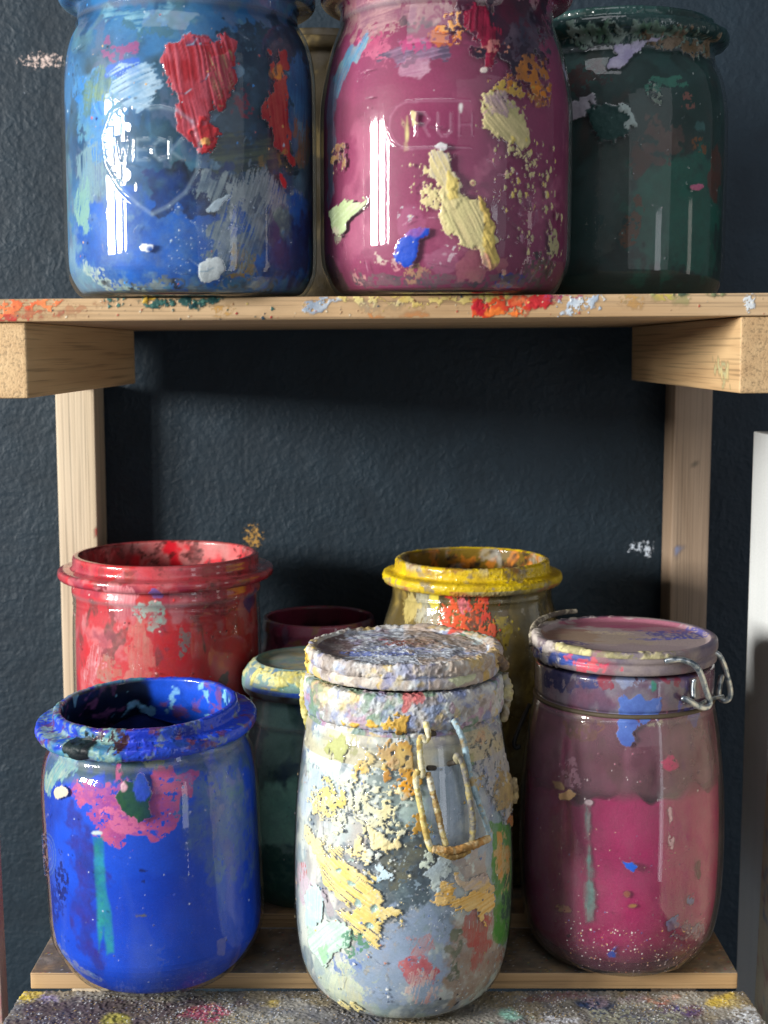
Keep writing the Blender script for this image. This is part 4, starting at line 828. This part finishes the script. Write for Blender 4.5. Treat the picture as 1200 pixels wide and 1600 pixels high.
def on_jar(s, px, py, r, out=.0): # point at radius r on the jar facing the pixel, jar-local
    u, v = s.uv(px, py, r); L = math.hypot(s.c[0], s.c[1]); d0 = np.array([-s.c[0]/L, -s.c[1]/L]); rt = np.array([s.c[1]/L, -s.c[0]/L]); a = u/r
    d = math.cos(a)*d0+math.sin(a)*rt; return np.array([d[0]*(r+out), d[1]*(r+out), v])
def lid_profile(rl, th=.0125):
    return [(0, 0), (rl*.9, 0), (rl*.985, .0006), (rl, .002), (rl, .0042), (rl*.985, .0052), (rl*.985, .0062), (rl*1.005, .0072), (rl*1.005, th-.0015), (rl*.99, th), (rl*.93, th), (rl*.90, th-.0018), (rl*.86, th-.0026), (0, th-.0024)]

# --- J: magenta bail jar front right
cx, cy = .1248, .696; cz = ZB; R = .0534; H = .1575
t = thing('lidded_jar', 'clamp lid jar filled with magenta pigment, its smeared lid closed, front right', 'jar', (cx, cy, cz), GL)
o, i = bail_profile(R, H, .0445, .0462)
s = lathe(cx, cy, cz, R, o, i, .00045, .002, 900); mj = s
s.fill('7A4858', .42, .04); s.mottle('6A3448', 16, .45, .2, .45, stretch=(1, 1, .5)); s.mottle('8A5A6C', 25, .55, .12, .55, stretch=(1, 1, .3)); s.mottle('5A4040', 60, .58, .1, .6, z=(.09, .14)); s.mottle('A86A84', 35, .62, .08, .4, stretch=(1, 1, .3)); s.mottle('56546C', 40, .40, .15, .75, where=s.V > H-.0185); s.mottle('8A8890', 70, .60, .1, .6, where=s.V > H-.0185)
s.a[s.inner] *= .12
# glass is almost clean over the fill
lvl = np.where(True, .1, .1)
n = np.nonzero(s.ok & (s.V < .105))[0]; k = sst(.104, .096, s.V[n])*(.55+.45*sst(-.035, -.005, s.U[n])); s.a[n] = s.a[n]*(1-.94*k); s.aI[n] = s.aI[n]*(1-.96*k)
n2 = np.nonzero(s.ok & (s.V < .03))[0]; s.aI[n2] = np.maximum(s.aI[n2], sst(.03, .012, s.V[n2])*.5)
K = dict(edge=.0025, rough=.2)
s.poly([(965, 1095), (1045, 1095), (1042, 1130), (1000, 1130), (992, 1160), (975, 1178), (962, 1150)], '5A78C0', c2='4A60A8', edge=.002, rough=.25, thick=.0001); s.poly([(960, 1060), (1015, 1052), (1018, 1080), (968, 1085)], '6A84C0', c2='8A90A8', dry=.2, **K)
s.poly([(1080, 1105), (1112, 1100), (1112, 1125), (1104, 1140), (1085, 1122)], '4A50A0', c2='5A5AA8', **K); s.dab(895, 1070, 34, 14, '3A4478', c2='5A4A60', dry=.2, **K); s.dab(855, 1065, 24, 16, '3A3A60', dry=.15, **K); s.dab(1085, 1060, 22, 20, '4A5090', c2='7A5A80', dry=.25, **K); s.dab(938, 1065, 14, 14, '8A3A48', dry=.2, **K)
s.dab(1029, 1080, 6, 7, '3A8A78', dry=.15, edge=.001, rough=.2); s.dab(1058, 1068, 14, 9, '8A3A50', dry=.2, **K); s.dab(905, 1135, 40, 20, '5A4438', c2='8A5A40', dry=.3, op=.7, **K)
s.dab(872, 1175, 6, 26, '9A3060', op=.5, edge=.002); s.dab(1032, 1138, 16, 5, 'B8A890', dry=.4, edge=.002, rough=.4); s.dab(1056, 1197, 10, 7, 'C84070', dry=.2, **K)
s.poly([(853, 1220), (870, 1225), (874, 1234), (862, 1232)], 'B89A6A', edge=.0008, rough=.4); s.poly([(868, 1240), (888, 1236), (898, 1242), (890, 1250), (872, 1248)], 'B8946A', edge=.0008, rough=.4, thick=.0002); s.dab(885, 1215, 14, 20, 'A87A8C', dry=.4, **K)
s.poly([(972, 1346), (988, 1346), (997, 1354), (990, 1362), (978, 1356)], '2A62D0', edge=.0006, rough=.3, thick=.0003); s.poly([(947, 1500), (958, 1487), (966, 1484), (958, 1495), (962, 1506), (950, 1506)], '2A58B8', edge=.0006, rough=.3); s.dab(990, 1418, 7, 4, 'A87A48', edge=.0008); s.dab(979, 1398, 5, 4, '9A5A48', edge=.0008); s.dab(874, 1422, 14, 5, 'A87A5A', dry=.3, edge=.001, rot=15)
s.dab(1060, 1450, 14, 12, '6A78B0', c2='9A7A98', dry=.25, **K); s.dab(1085, 1460, 26, 10, '8A88A8', c2='9A6A80', dry=.3, op=.8, **K); s.dab(1082, 1410, 7, 6, '7A88B8', dry=.2, **K); s.dab(880, 1468, 4, 4, '1A2028', edge=.0006); s.dab(1097, 1360, 3, 14, '6A4048', edge=.001)
s.poly([(912, 1262), (919, 1262), (921, 1340), (928, 1440), (912, 1445), (912, 1400), (916, 1340)], '6A9A94', c2='9A9A98', edge=.001, soft=.0008, flow=88, rough=.03, op=.85); s.dab(917, 1256, 6, 4, 'D8C0C8', edge=.0006)  # pale teal stripe: a narrow reflection painted on the jar
s.poly([(812, 1180), (880, 1180), (900, 1330), (880, 1510), (820, 1420)], '6E2444', c2='5A3040', edge=.008, soft=.006, op=.2)  # shade and dusty film on the left, painted as a dark tint
s.splat(420, (880, 1430, 1110, 1525), (.00015, .0005), ['F0C8B8', 'E8B060', 'F0E0E0', 'C87048', '6A50A0', 'F8F0E8'], thick=.0002); s.splat(160, (830, 1250, 1130, 1430), (.00015, .0004), ['E8B8C0', '4A1828', 'D8A080', '5A60B0'], thick=.0001); s.splat(60, (1080, 1330, 1130, 1480), (.0002, .0005), ['5A2838', '3A2030'], thick=.0001); s.splat(60, (840, 1100, 1100, 1230), (.00015, .0005), ['E8D8D8', 'B86A80'], thick=.0001)
s.dab(1052, 1300, 3, 40, 'D8B0B8', dry=.5, edge=.001); s.emboss([[(835, 1118), (900, 1132), (980, 1135), (1100, 1120)]], .0006, .0004)
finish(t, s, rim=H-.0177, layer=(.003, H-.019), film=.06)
def lv(u): return .0985+.003*np.sin(u*150+1.2)+.0018*np.sin(u*310)-.004*sst(-.01, -.03, u)
pf = pigment_fill(t, cx, cy, cz, R, [(0, .008), (R*.62, .0075), (R*.82, .012), (R*.93-.002, .020), (R-.0034, .036), (R-.0030, .06), (R-.0032, .08), (R*.975-.003, .10), (R*.93-.003, .12)], lv, 'B8266A', 'A42C60', 10)
rl = .0472
s = lathe(cx, cy, cz+H+.0012, rl, lid_profile(rl), None, .00045, None, 920)
s.fill('8C8084', .9, .45); s.mottle('4A4468', 40, .55, .1, .7); s.mottle('9A8E8A', 50, .52, .1, .8); s.mottle('90405A', 45, .72, .08, .6)
top = (s.V > .009) & (s.rad < rl*.93); s.ok = top; s.fill('AC9C9C', 1, .75, top); 
Xl = s.P[:, 0]; Yl = s.P[:, 1]
def disc(c, x, y, rx, ry, rot=0, edge=.35, dry=0, op=.9, rough=.4):
    r = R_(rot); dx = Xl-x; dy = Yl-y; a = (dx*math.cos(r)+dy*math.sin(r))/rx; b = (-dx*math.sin(r)+dy*math.cos(r))/ry
    idx = np.nonzero(s.ok)[0]; nz = fbm3(s.P[idx]*np.array([.6, 1.6, 1]), 160, s.nx(), 4); m = sst(1.1, .9, np.hypot(a, b)[idx]+(nz-.5)*edge*2)
    if dry: m = m*(fbm3(s.P[idx], 700, s.nx(), 2) > dry)
    s.put(idx, m, c, op, rough)
disc('9A3A62', .008, .034, .034, .010, -6, op=.7); disc('A04A72', .018, .022, .026, .008, -14, op=.5); disc('5A5AA0', .030, .010, .020, .010, -10, dry=.35); disc('3A50C0', .018, -.002, .016, .004, 5, dry=.45); disc('8A5A40', -.028, .006, .014, .016, 20, op=.6); disc('B0A088', -.012, -.002, .026, .014, -20, op=.5); disc('C8B8A0', -.006, .012, .012, .004, -20, dry=.4)
disc('4A4480', -.034, -.010, .014, .004, -10, dry=.3); disc('9A8A90', .004, -.028, .03, .012, 0, op=.6)
s.ok = (s.V > .0065) & (s.rad > rl*.88) & (Yl < .0); s.mottle('D0C890', 90, .42, .06, .95, rough=.65, thick=.0006, where=(s.U > -.04) & (s.U < .026) & (s.V > .0095)); s.mottle('8A8460', 300, .60, .05, .8, where=(s.U > -.04) & (s.U < .026) & (s.V > .0095))
s.ok = (s.V < .0095) & (s.V > -.1); s.poly([(835, 1010), (870, 1022), (920, 1030), (920, 1038), (870, 1036), (835, 1024)], '2A50B0', c2='4A5A90', edge=.002, rough=.3); s.poly([(880, 1026), (955, 1030), (965, 1050), (900, 1050)], 'C84060', c2='D86A70', edge=.003, dry=.12, rough=.3)
s.ok = (s.V > .0) & (s.U < -.035) & (s.rad > rl*.92); s.mottle('C8C0B8', 120, .5, .06, .9, thick=.0008, rough=.6)
lo = build_surf('lid', s, s.faces, M_LID, t); lo.location = (0, 0, H+.0012)
# lifted rubber/crust tab at the lid's left back
s = tube([(-.0475, .004, H+.006), (-.0478, .008, H+.0142), (-.040, .0265, H+.0165), (-.028, .040, H+.0168), (-.018, .046, H+.0165)], .0011, 930, crust=.0009); s.fill('6E665C', 1, .7); s.mottle('C8C0A8', 300, .55, .06, .9)
build_surf('paint_ridge', s, s.faces, M_LID, t)
# steel clamp: two arms coming over the lid front towards the right, curling down into a loop
zl = H+.0012
def jl(px, py, out=.0): return on_jar(mj, px, py, .0485, out)
A1 = [jl(1040, 1034, -.0015), jl(1050, 1031, .0005), jl(1060, 1029, .001), jl(1078, 1035, .003), jl(1086, 1050, .004), jl(1094, 1080, .004), jl(1100, 1096, .004), jl(1093, 1105, .004), jl(1082, 1101, .003), jl(1070, 1092, .002), jl(1064, 1090, .0)]
B0 = jl(1103, 1015, .0); 
def jw(px, py, depth): # local point at world depth
    d = pray(px, py); q = d*(depth/d[1]); return q-np.array([cx, cy, cz])
A2 = [jw(1098, 1016, .682), jw(1112, 1018, .680), jw(1124, 1023, .680), jw(1132, 1040, .681), jw(1138, 1062, .682), jw(1142, 1080, .683), jw(1140, 1092, .683), jw(1131, 1096, .684), jw(1122, 1088, .685), jw(1124, 1072, .686), jw(1128, 1054, .687)]
cl = None
for pth in (A1, A2):
    s = tube(pth, .0015, 940, crust=.00012); o_ = mesh_obj('clamp_wire', s.P+s.N*s.disp[:, None], s.faces, M_WIRE, t)
s = tube([jw(1084, 1092, .655), jw(1083, 1075, .656), jw(1085, 1060, .656)], .0012, 941, crust=.0001); mesh_obj('clamp_wire', s.P, s.faces, M_WIRE, t)
s = tube([jw(1085, 1105, .654), jw(1108, 1092, .668), jw(1130, 1088, .684)], .0010, 942); mesh_obj('clamp_wire', s.P, s.faces, M_WIRE, t)
# neck wire
pts = [np.array([.0458*math.cos(a), .0458*math.sin(a), H-.0185]) for a in np.linspace(0, math.tau, 60)]
s = tube(pts, .0011, 943, crust=.0001, seg=8, step=.002); s.fill('5A5040', 1, .5); build_surf('neck_wire', s, s.faces, M_LID, t)
# dark hook at the left
s = tube([jw(828, 1100, .715), jw(822, 1112, .71), jw(812, 1135, .705), jw(804, 1155, .70), jw(803, 1166, .70), jw(808, 1170, .70), jw(813, 1164, .70)], .0012, 944); s.fill('262626', 1, .5); build_surf('clamp_wire', s, s.faces, M_LID, t)

# --- K: white crusted bail jar front centre
cx, cy = .0098, .670; cz = -.3263; R = .0559; H = .1655
t = thing('lidded_jar', 'clamp lid jar thickly crusted with white, cream and yellow paint, nearest in the centre', 'jar', (cx, cy, cz), GL)
o, i = bail_profile(R, H, .0462, .0492)
s = lathe(cx, cy, cz, R, o, i, .00042, .003, 1000); kj = s
s.fill('A2B0B8', 1, .3)
s.mottle('8AA0B4', 18, .5, .12, .8); s.mottle('C8D0CC', 25, .52, .1, .8); s.mottle('90A8A0', 40, .58, .08, .7); s.mottle('7A8CB0', 50, .64, .06, .7); s.mottle('B8A8A0', 35, .62, .08, .6); s.mottle('D8DCD4', 70, .6, .06, .7, stretch=(1, 1, .5)); s.mottle('6A7A8A', 90, .66, .05, .7)
K = dict(edge=.004, rough=.35)
s.poly([(600, 1260), (650, 1290), (700, 1345), (680, 1400), (620, 1450), (590, 1440), (560, 1400), (570, 1340), (590, 1300)], '47525C', c2='5A6A74', edge=.006, dry=.15, soft=.001, rough=.2); s.dab(600, 1240, 44, 34, '6A7678', c2='8A9A98', dry=.3, **K); s.dab(640, 1345, 50, 40, '3E4A56', c2='6A6A5A', dry=.15, **K)
s.poly([(660, 1150), (790, 1150), (770, 1340), (690, 1340)], 'A8B4C0', c2='8A98AC', edge=.005, soft=.001, rough=.3); s.dab(700, 1230, 30, 80, 'B0BCCC', c2='98A8B8', soft=.001, flow=88, **K)
s.poly([(560, 1450), (680, 1420), (700, 1560), (560, 1580), (530, 1540)], '9AAAC8', c2='8EA0B8', edge=.007, dry=.1, soft=.001, rough=.3); s.poly([(480, 1530), (560, 1500), (560, 1590), (500, 1580)], 'A8B8B0', c2='C8D0B8', flow=60, dry=.2, **K)
s.poly([(705, 1440), (780, 1420), (790, 1500), (770, 1560), (720, 1590), (700, 1540)], '9A8070', c2='A8988A', edge=.004, soft=.001, dry=.1, rough=.25); s.poly([(700, 1450), (718, 1440), (722, 1500), (714, 1560), (704, 1540)], '5A6450', c2='8A8A78', edge=.003, dry=.2, rough=.3)
s.poly([(725, 1425), (762, 1430), (765, 1500), (745, 1530), (735, 1490)], 'B85048', c2='A86A60', edge=.004, dry=.25, flow=85, rough=.35); s.dab(668, 1475, 22, 22, 'C07A78', c2='A8A8B8', dry=.4, flow=60, **K); s.dab(652, 1520, 28, 22, 'B84A58', c2='C87A80', dry=.1, edge=.003, rough=.35); s.dab(660, 1550, 24, 20, 'D8C8C4', c2='C09090', dry=.4, flow=80, **K)
s.dab(495, 1175, 34, 60, 'B8CCC8', c2='D4DCD4', dry=.15, **K); s.dab(515, 1172, 22, 16, '6A9A4A', c2='8AB468', rot=35, edge=.002, rough=.45, thick=0.00025); s.dab(540, 1160, 14, 16, '4A7A60', dry=.2, **K); s.dab(560, 1150, 22, 18, '4A78C0', c2='A8B8C8', dry=.3, **K); s.dab(540, 1125, 50, 10, '3A68B8', c2='B8C0C8', dry=.35, **K); s.dab(485, 1240, 26, 40, 'C0CCD4', c2='A8B8C8', flow=85, **K)
YC, YD = 'E2D29A', 'C8A452'
s.poly([(585, 1170), (640, 1165), (645, 1200), (620, 1208), (595, 1205)], YD, c2='9A6A40', edge=.004, dry=.2, rough=.5, thick=0.00045); s.dab(610, 1198, 16, 8, 'B06A40', c2='5A8A78', edge=.002, rough=.4, thick=0.00020); s.dab(558, 1220, 14, 12, YD, c2=YC, dry=.12, edge=.003, thick=0.00030, rough=.5); s.dab(603, 1217, 9, 10, 'B08040', dry=.2, edge=.003, thick=0.00030); s.dab(637, 1228, 18, 18, 'D8982C', c2='B8904A', dry=.15, edge=.003, thick=0.00030, rough=.5); s.dab(575, 1195, 22, 18, YC, c2=YD, dry=.3, edge=.004, thick=0.00030, rough=.5)
s.poly([(485, 1240), (560, 1235), (610, 1250), (640, 1300), (600, 1320), (560, 1290), (500, 1280)], 'D8D0A0', c2='C8CCB8', edge=.006, dry=.32, rough=.5, thick=0.00025); s.dab(505, 1250, 26, 22, 'D0C070', c2=YC, dry=.35, edge=.004, rough=.5, thick=0.00025)
s.poly([(490, 1320), (512, 1330), (560, 1350), (590, 1365), (588, 1400), (615, 1425), (600, 1450), (580, 1478), (555, 1465), (540, 1430), (520, 1400), (502, 1370)], YC, c2='D8C070', edge=.005, dry=.2, rough=.5, thick=0.00035, flow=-30)
s.poly([(570, 1290), (590, 1300), (612, 1320), (605, 1340), (580, 1325)], YC, c2='E8DCB0', edge=.002, rough=.45, thick=0.00045); s.dab(620, 1318, 7, 12, 'E4D4A0', rot=-30, edge=.0012, thick=0.00045, rough=.4); s.poly([(473, 1290), (490, 1300), (500, 1330), (480, 1325)], YC, edge=.003, thick=0.00030, dry=.1, rough=.5); s.dab(565, 1330, 26, 14, 'C8D0C8', c2=YC, dry=.3, edge=.004, thick=0.00025)
for (x, y, rx, ry) in ((552, 1382, 8, 6), (560, 1412, 7, 6), (585, 1420, 6, 5), (530, 1360, 6, 5), (578, 1445, 7, 5), (545, 1345, 7, 4)): s.dab(x, y, rx, ry, '9AB4AC', edge=.001, rough=.3, thick=-.0008)
s.poly([(575, 1345), (600, 1350), (610, 1372), (590, 1375)], 'A8C8DC', c2='C8DCE4', edge=.002, thick=0.00015, dry=.2); s.poly([(475, 1400), (492, 1375), (505, 1400), (505, 1430), (488, 1460), (478, 1450)], 'BCD4D0', c2='A8C8CC', edge=.0015, rough=.4, thick=0.00015, flow=85); s.poly([(500, 1375), (514, 1400), (520, 1430), (508, 1430)], '9A8490', c2='A8A0A8', edge=.001); s.dab(468, 1360, 7, 14, 'B85A48', dry=.3, edge=.002, rough=.4); s.dab(470, 1375, 12, 26, 'C8B8C4', dry=.4, flow=80, **K)
s.poly([(480, 1450), (520, 1435), (545, 1450), (540, 1475), (505, 1510), (490, 1500), (480, 1480)], 'A8C8B4', c2='C4DCD0', edge=.0018, rough=.35, thick=0.00025, flow=40); s.poly([(495, 1480), (512, 1470), (510, 1500), (502, 1510)], '9AC4A0', edge=.001, thick=0.00010); s.dab(545, 1480, 26, 12, '5A8A70', dry=.4, **K); s.dab(540, 1508, 20, 18, '4A70B8', c2='8A9AC0', dry=.45, **K)
s.poly([(528, 1520), (552, 1530), (556, 1590), (525, 1590)], 'C8C8A8', c2='B8C0B8', flow=85, dry=.3, **K); s.dab(525, 1583, 24, 8, 'D8CC90', dry=.2, edge=.003, thick=0.00025)
s.poly([(675, 1390), (690, 1385), (715, 1395), (745, 1390), (772, 1395), (775, 1420), (755, 1440), (740, 1425), (710, 1425), (685, 1412)], 'D8A850', c2='E0C080', edge=.003, rough=.45, thick=0.00030, flow=10); s.poly([(712, 1372), (760, 1370), (772, 1392), (730, 1392), (715, 1385)], 'D0B070', c2='C0B0A0', edge=.002, rough=.45, thick=0.00030, flow=15); s.poly([(700, 1330), (740, 1335), (765, 1340), (760, 1370), (710, 1370)], 'B0A8A8', c2='A89890', edge=.003, dry=.1, rough=.35); s.dab(685, 1365, 14, 30, 'B8C4BC', c2='A8B8C0', edge=.003, rot=20, thick=0.00015, rough=.35); s.dab(672, 1340, 10, 12, 'C8D4C4', edge=.003, thick=0.00015)
s.poly([(773, 1285), (806, 1285), (806, 1400), (802, 1460), (788, 1478), (773, 1468)], '4E8A3C', c2='5E9A48', edge=.0015, rough=.35)
for yy in ((1302, 1370),): s.poly([(781, 1300), (789, 1300), (789, 1372), (781, 1376)], 'D8A05A', edge=.0008); s.poly([(793, 1322), (799, 1320), (799, 1365), (793, 1365)], 'D8A05A', edge=.0006); s.poly([(789, 1332), (800, 1330), (800, 1340), (789, 1342)], 'D8A05A', edge=.0005); s.poly([(775, 1330), (782, 1330), (782, 1340), (775, 1340)], 'D8A05A', edge=.0005)
s.dab(795, 1410, 8, 40, '3A5A50', dry=.4, **K); s.dab(783, 1450, 6, 12, '4A9038', **K); s.dab(797, 1500, 8, 14, '9A6A60', dry=.2, **K); s.dab(790, 1345, 12, 40, 'C8B080', dry=.55, **K); s.dab(798, 1282, 8, 7, '9A6A40', dry=.2, edge=.002, thick=0.00030)
s.poly([(740, 1140), (800, 1130), (808, 1250), (790, 1280), (770, 1240), (745, 1180)], 'ACA8A0', c2='8A8C98', edge=.005, dry=.2, rough=.55, thick=0.00060); s.dab(790, 1235, 16, 30, 'B09A6A', c2='8A7A60', dry=.15, edge=.004, rough=.6, thick=0.00080); s.dab(766, 1165, 10, 12, 'B87A78', dry=.2, **K); s.dab(765, 1220, 12, 22, '5A70A0', c2='A0A0A0', dry=.35, **K); s.dab(756, 1225, 8, 14, 'A88A40', dry=.3, **K); s.dab(742, 1195, 9, 14, '5A7A60', dry=.3, **K)
s.dab(692, 1165, 10, 7, '5A78B8', dry=.2, **K); s.dab(640, 1160, 30, 10, '8A9AA0', dry=.2, **K); s.dab(645, 1270, 30, 26, 'B4C8C0', c2='98B0B4', edge=.003, soft=.001, rough=.25, op=.8); s.dab(655, 1295, 16, 18, 'B08A40', dry=.35, edge=.003, thick=0.00025, rough=.5)
s.splat(110, (470, 1230, 650, 1330), (.0003, .0011), ['E0D8B0', YC, 'C8D0C8', '5A6468', '3A4650'], thick=0.00017); s.splat(150, (560, 1330, 700, 1470), (.00015, .0005), ['D8DCDC', 'A8B8B8'], thick=0.00010); s.splat(220, (460, 1140, 800, 1590), (.0002, .0008), ['E0E4E4', 'C8D4D8', '4A5A70', 'B87A60', 'D0B060', '5A7AB0'], thick=0.00020); s.splat(14, (690, 1520, 790, 1590), (.0003, .0010), ['C8DCE4', '2A2A38', 'D8D0C8'], thick=0.00020)
# neck ring crust
keep = s.ok.copy(); ring = keep & (s.V > H-.0200); s.ok = ring
s.fill('B8B8B6', 1, .6, ring); s.mottle('8494B4', 60, .52, .08, .9); s.mottle('C8CCC8', 90, .52, .06, .9); s.mottle('B8A49A', 50, .58, .08, .7); s.mottle('C8B070', 80, .70, .05, .8); s.mottle('8A8078', 140, .66, .06, .8); s.mottle('7A86B0', 120, .72, .05, .7); s.mottle('A88098', 110, .76, .04, .7); s.mottle('6A8A70', 90, .68, .05, .8)
s.poly([(628, 1088), (665, 1082), (668, 1100), (632, 1112)], 'B85058', c2='C87A78', edge=.002, rough=.5)
n = np.nonzero(ring)[0]; s.disp[n] += .0008*np.clip(fbm3(s.P[n], 700, 5, 3)-.35, 0, 1)+.0010*(fbm3(s.P[n], 100, 8, 3)-.35)
s.ok = keep; n = np.nonzero(keep & (s.V < H-.02) & (s.V > H-.034))[0]; s.put(n, sst(.0, .5, fbm3(s.P[n], 60, 21, 3)-.25), 'B8A878', .6, .5); s.poly([(610, 1128), (640, 1125), (632, 1150), (615, 1158)], YD, c2='B08838', edge=.003, thick=.0009, dry=.15, rough=.5); s.poly([(520, 1130), (610, 1135), (610, 1143), (520, 1140)], 'D0A84A', edge=.0015, thick=.0006)
n = np.nonzero(keep)[0]; s.col = np.minimum(s.col*1.1, .85); s.colI = np.minimum(s.colI*1.18, .85); s.disp[n] += (.0004*(fbm3(s.P[n], 160, 31, 3)-.3)*sst(.05, .11, s.V[n])+.0007*np.clip(fbm3(s.P[n], 420, 33, 3)-.5, 0, 1)*s.rough[n])*s.aT[n]
scratches(s, 26, (470, 1180, 790, 1560), ['D8DCDC', '6A7880'], 5)
finish(t, s, rim=H-.0177, layer=(.003, H-.022), depth=.0008)
rl = .0478; ZL = H+.0018
s = lathe(cx, cy, cz+ZL, rl, lid_profile(rl, .0125), None, .00042, None, 1020); Xl = s.P[:, 0]; Yl = s.P[:, 1]
s.fill('B0B0AE', 1, .6); s.mottle('8A9AB8', 60, .52, .08, .9); s.mottle('C4C8C4', 90, .5, .06, .9); s.mottle('A89888', 70, .60, .07, .7); s.mottle('B8A058', 90, .70, .05, .8); s.mottle('7A706A', 130, .66, .05, .8); s.mottle('7A80A8', 100, .72, .05, .7)
top = (s.V > .0085) & (s.rad < rl*.91); s.ok = top; s.fill('A0A8B4', 1, .6, top); s.mottle('74747E', 40, .55, .15, .7); s.mottle('A4AEBE', 60, .50, .15, .9); s.mottle('7A84B0', 50, .6, .08, .8, stretch=(.5, 1.5, 1)); s.mottle('8A6C70', 60, .68, .08, .6); s.mottle('C4CCD4', 250, .54, .08, .8); s.mottle('5A5458', 200, .74, .05, .6)
disc('5A4840', -.038, .004, .014, .030, 10, op=.8); disc('8A5450', .004, .014, .014, .007, 0, dry=.2); disc('6A7AB8', -.014, -.012, .018, .006, -10, dry=.3)
n = np.nonzero(top)[0]; s.disp[n] += .0007*np.clip(fbm3(s.P[n], 500, 5, 4)-.4, 0, 1)+.0012*np.clip(fbm3(s.P[n], 90, 8, 3)-.4, 0, 1)
s.ok = np.ones(len(s.a), bool)
disc('C04838', .030, .036, .005, .004, 0); disc('5A9068', .038, .026, .008, .012, 30, dry=.35); disc('A8D0DC', .040, .016, .006, .008, 0, dry=.2)
s.ok = s.U > .012; s.mottle('9A8878', 80, .42, .08, .8, thick=.0005); s.mottle('B09450', 90, .66, .05, .8, where=~top)
s.ok = (s.U < -.062) & (s.U > -.085) & (s.rad > rl*.93); s.mottle('D8BC38', 80, .38, .06, .95, thick=.0010)
s.ok[:] = True
edge = (s.rad > rl*.88) & (s.V > .0060); n = np.nonzero(edge)[0]; s.disp[n] += .0014*np.clip(fbm3(s.P[n], 600, 15, 3)-.42, 0, 1)+.0010*(fbm3(s.P[n], 110, 8, 3)-.35)
n = np.nonzero((s.rad > rl*.95) & (s.V < .0060))[0]; s.disp[n] += .0006*np.clip(fbm3(s.P[n], 380, 25, 3)-.3, 0, 1)
s.col = np.minimum(s.col*1.3, .85)
s.poly([(690, 1062), (722, 1056), (745, 1052), (742, 1062), (712, 1068)], 'C8CCA8', edge=.0012, rough=.35, thick=.0002)
lo = build_surf('lid', s, s.faces, M_LID, t); lo.location = (0, 0, ZL)
# thick yellow drip down the left of lid and neck, lumps on the right
def drip(path, r, cs, seed, crust=.0022):
    q = tube(path, r, seed, crust=crust, seg=20); q.fill(cs[0], 1, .6); q.mottle(cs[1], 160, .5, .08, .9); q.mottle(cs[2], 260, .62, .05, .9); return build_surf('paint_drip', q, q.faces, M_LID, t)
def kp(px, py, depth): d = pray(px, py); return d*(depth/d[1])-np.array([cx, cy, cz])
drip([kp(486, 1012, .668), kp(483, 1030, .667), kp(486, 1052, .667)], .0017, ('D8B838', 'E0D080', '8A7030'), 51)
drip([kp(479, 1052, .668), kp(474, 1078, .667), kp(476, 1100, .667), kp(480, 1125, .667), kp(484, 1148, .666)], .0013, ('D0C070', 'D8D8A0', 'A8A050'), 52)
drip([kp(786, 1052, .668), kp(793, 1070, .667), kp(792, 1100, .666), kp(786, 1128, .664)], .0016, ('A8A498', 'C8BC80', '8A7A60'), 53)
drip([kp(770, 1022, .655), kp(784, 1032, .662), kp(788, 1046, .664)], .0019, ('A0886A', 'B89438', '6A5A50'), 54)
drip([kp(799, 1215, .664), kp(803, 1230, .664), kp(805, 1242, .664), kp(800, 1254, .663)], .0017, ('A89468', 'C8B890', '7A6A50'), 55)
# crusted wire bail
def kr(px, py, r): return on_jar(kj, px, py, r)
cols = (('CFC07A', 'A88A4A', 'E0DCC0'), ('C8B880', '8A6A40', 'D8D8C8'), ('A8C4D0', '8AA0A8', 'B09868'), ('9A9478', '6A6A70', 'B0A060'))
def wirep(path, cs, seed, r=.0013, crust=.0007):
    q = tube(path, r, seed, crust=crust, seg=16, step=.0004); q.fill(cs[0], 1, .6); q.mottle(cs[1], 350, .52, .06, .9); q.mottle(cs[2], 250, .6, .05, .9); return build_surf('wire_bail', q, q.faces, M_LID, t)
wirep([kr(665, 1128, .050), kr(668, 1140, .053), kr(670, 1152, .054), kr(664, 1160, .0545), kr(658, 1148, .054), kr(655, 1162, .054), kr(657, 1190, .055), kr(661, 1214, .0555), kr(654, 1210, .055)], cols[0], 61)
wirep([kr(654, 1202, .0555), kr(648, 1215, .056), kr(655, 1250, .0575), kr(663, 1290, .059), kr(669, 1318, .0595), kr(676, 1330, .0595)], cols[0], 62)
wirep([kr(668, 1206, .0545), kr(672, 1222, .056), kr(682, 1260, .057), kr(690, 1300, .058), kr(697, 1322, .059)], cols[1], 63)
wirep([kr(708, 1124, .050), kr(716, 1138, .053), kr(723, 1155, .054), kr(728, 1175, .0545), kr(732, 1200, .0555), kr(738, 1226, .0565), kr(752, 1265, .058), kr(764, 1300, .059), kr(765, 1312, .0595)], cols[2], 64)
wirep([kr(714, 1192, .0545), kr(712, 1178, .0555), kr(722, 1188, .0565), kr(728, 1215, .057), kr(734, 1250, .058), kr(740, 1285, .0588), kr(737, 1316, .059)], cols[3], 65)
wirep([kr(674, 1326, .0595), kr(690, 1328, .0605), kr(708, 1330, .061), kr(735, 1322, .061), kr(764, 1310, .0598)], ('B88A50', '8A6A3A', 'D0B88A'), 66, r=.0016, crust=.0010)
wirep([kr(680, 1328, .0605), kr(700, 1338, .061), kr(714, 1340, .061), kr(735, 1328, .0605)], ('A8884A', '7A6038', 'C8B080'), 67, r=.0012)
for a, b in ((kr(668, 1148, .052), kr(680, 1146, .048)), (kr(668, 1200, .054), kr(680, 1200, .049)), (kr(713, 1190, .0555), kr(700, 1194, .050))):
    q = tube([a, (a+b)/2, b], .0013, 68); q.fill('4A443C', 1, .6); build_surf('wire_bail', q, q.faces, M_LID, t)
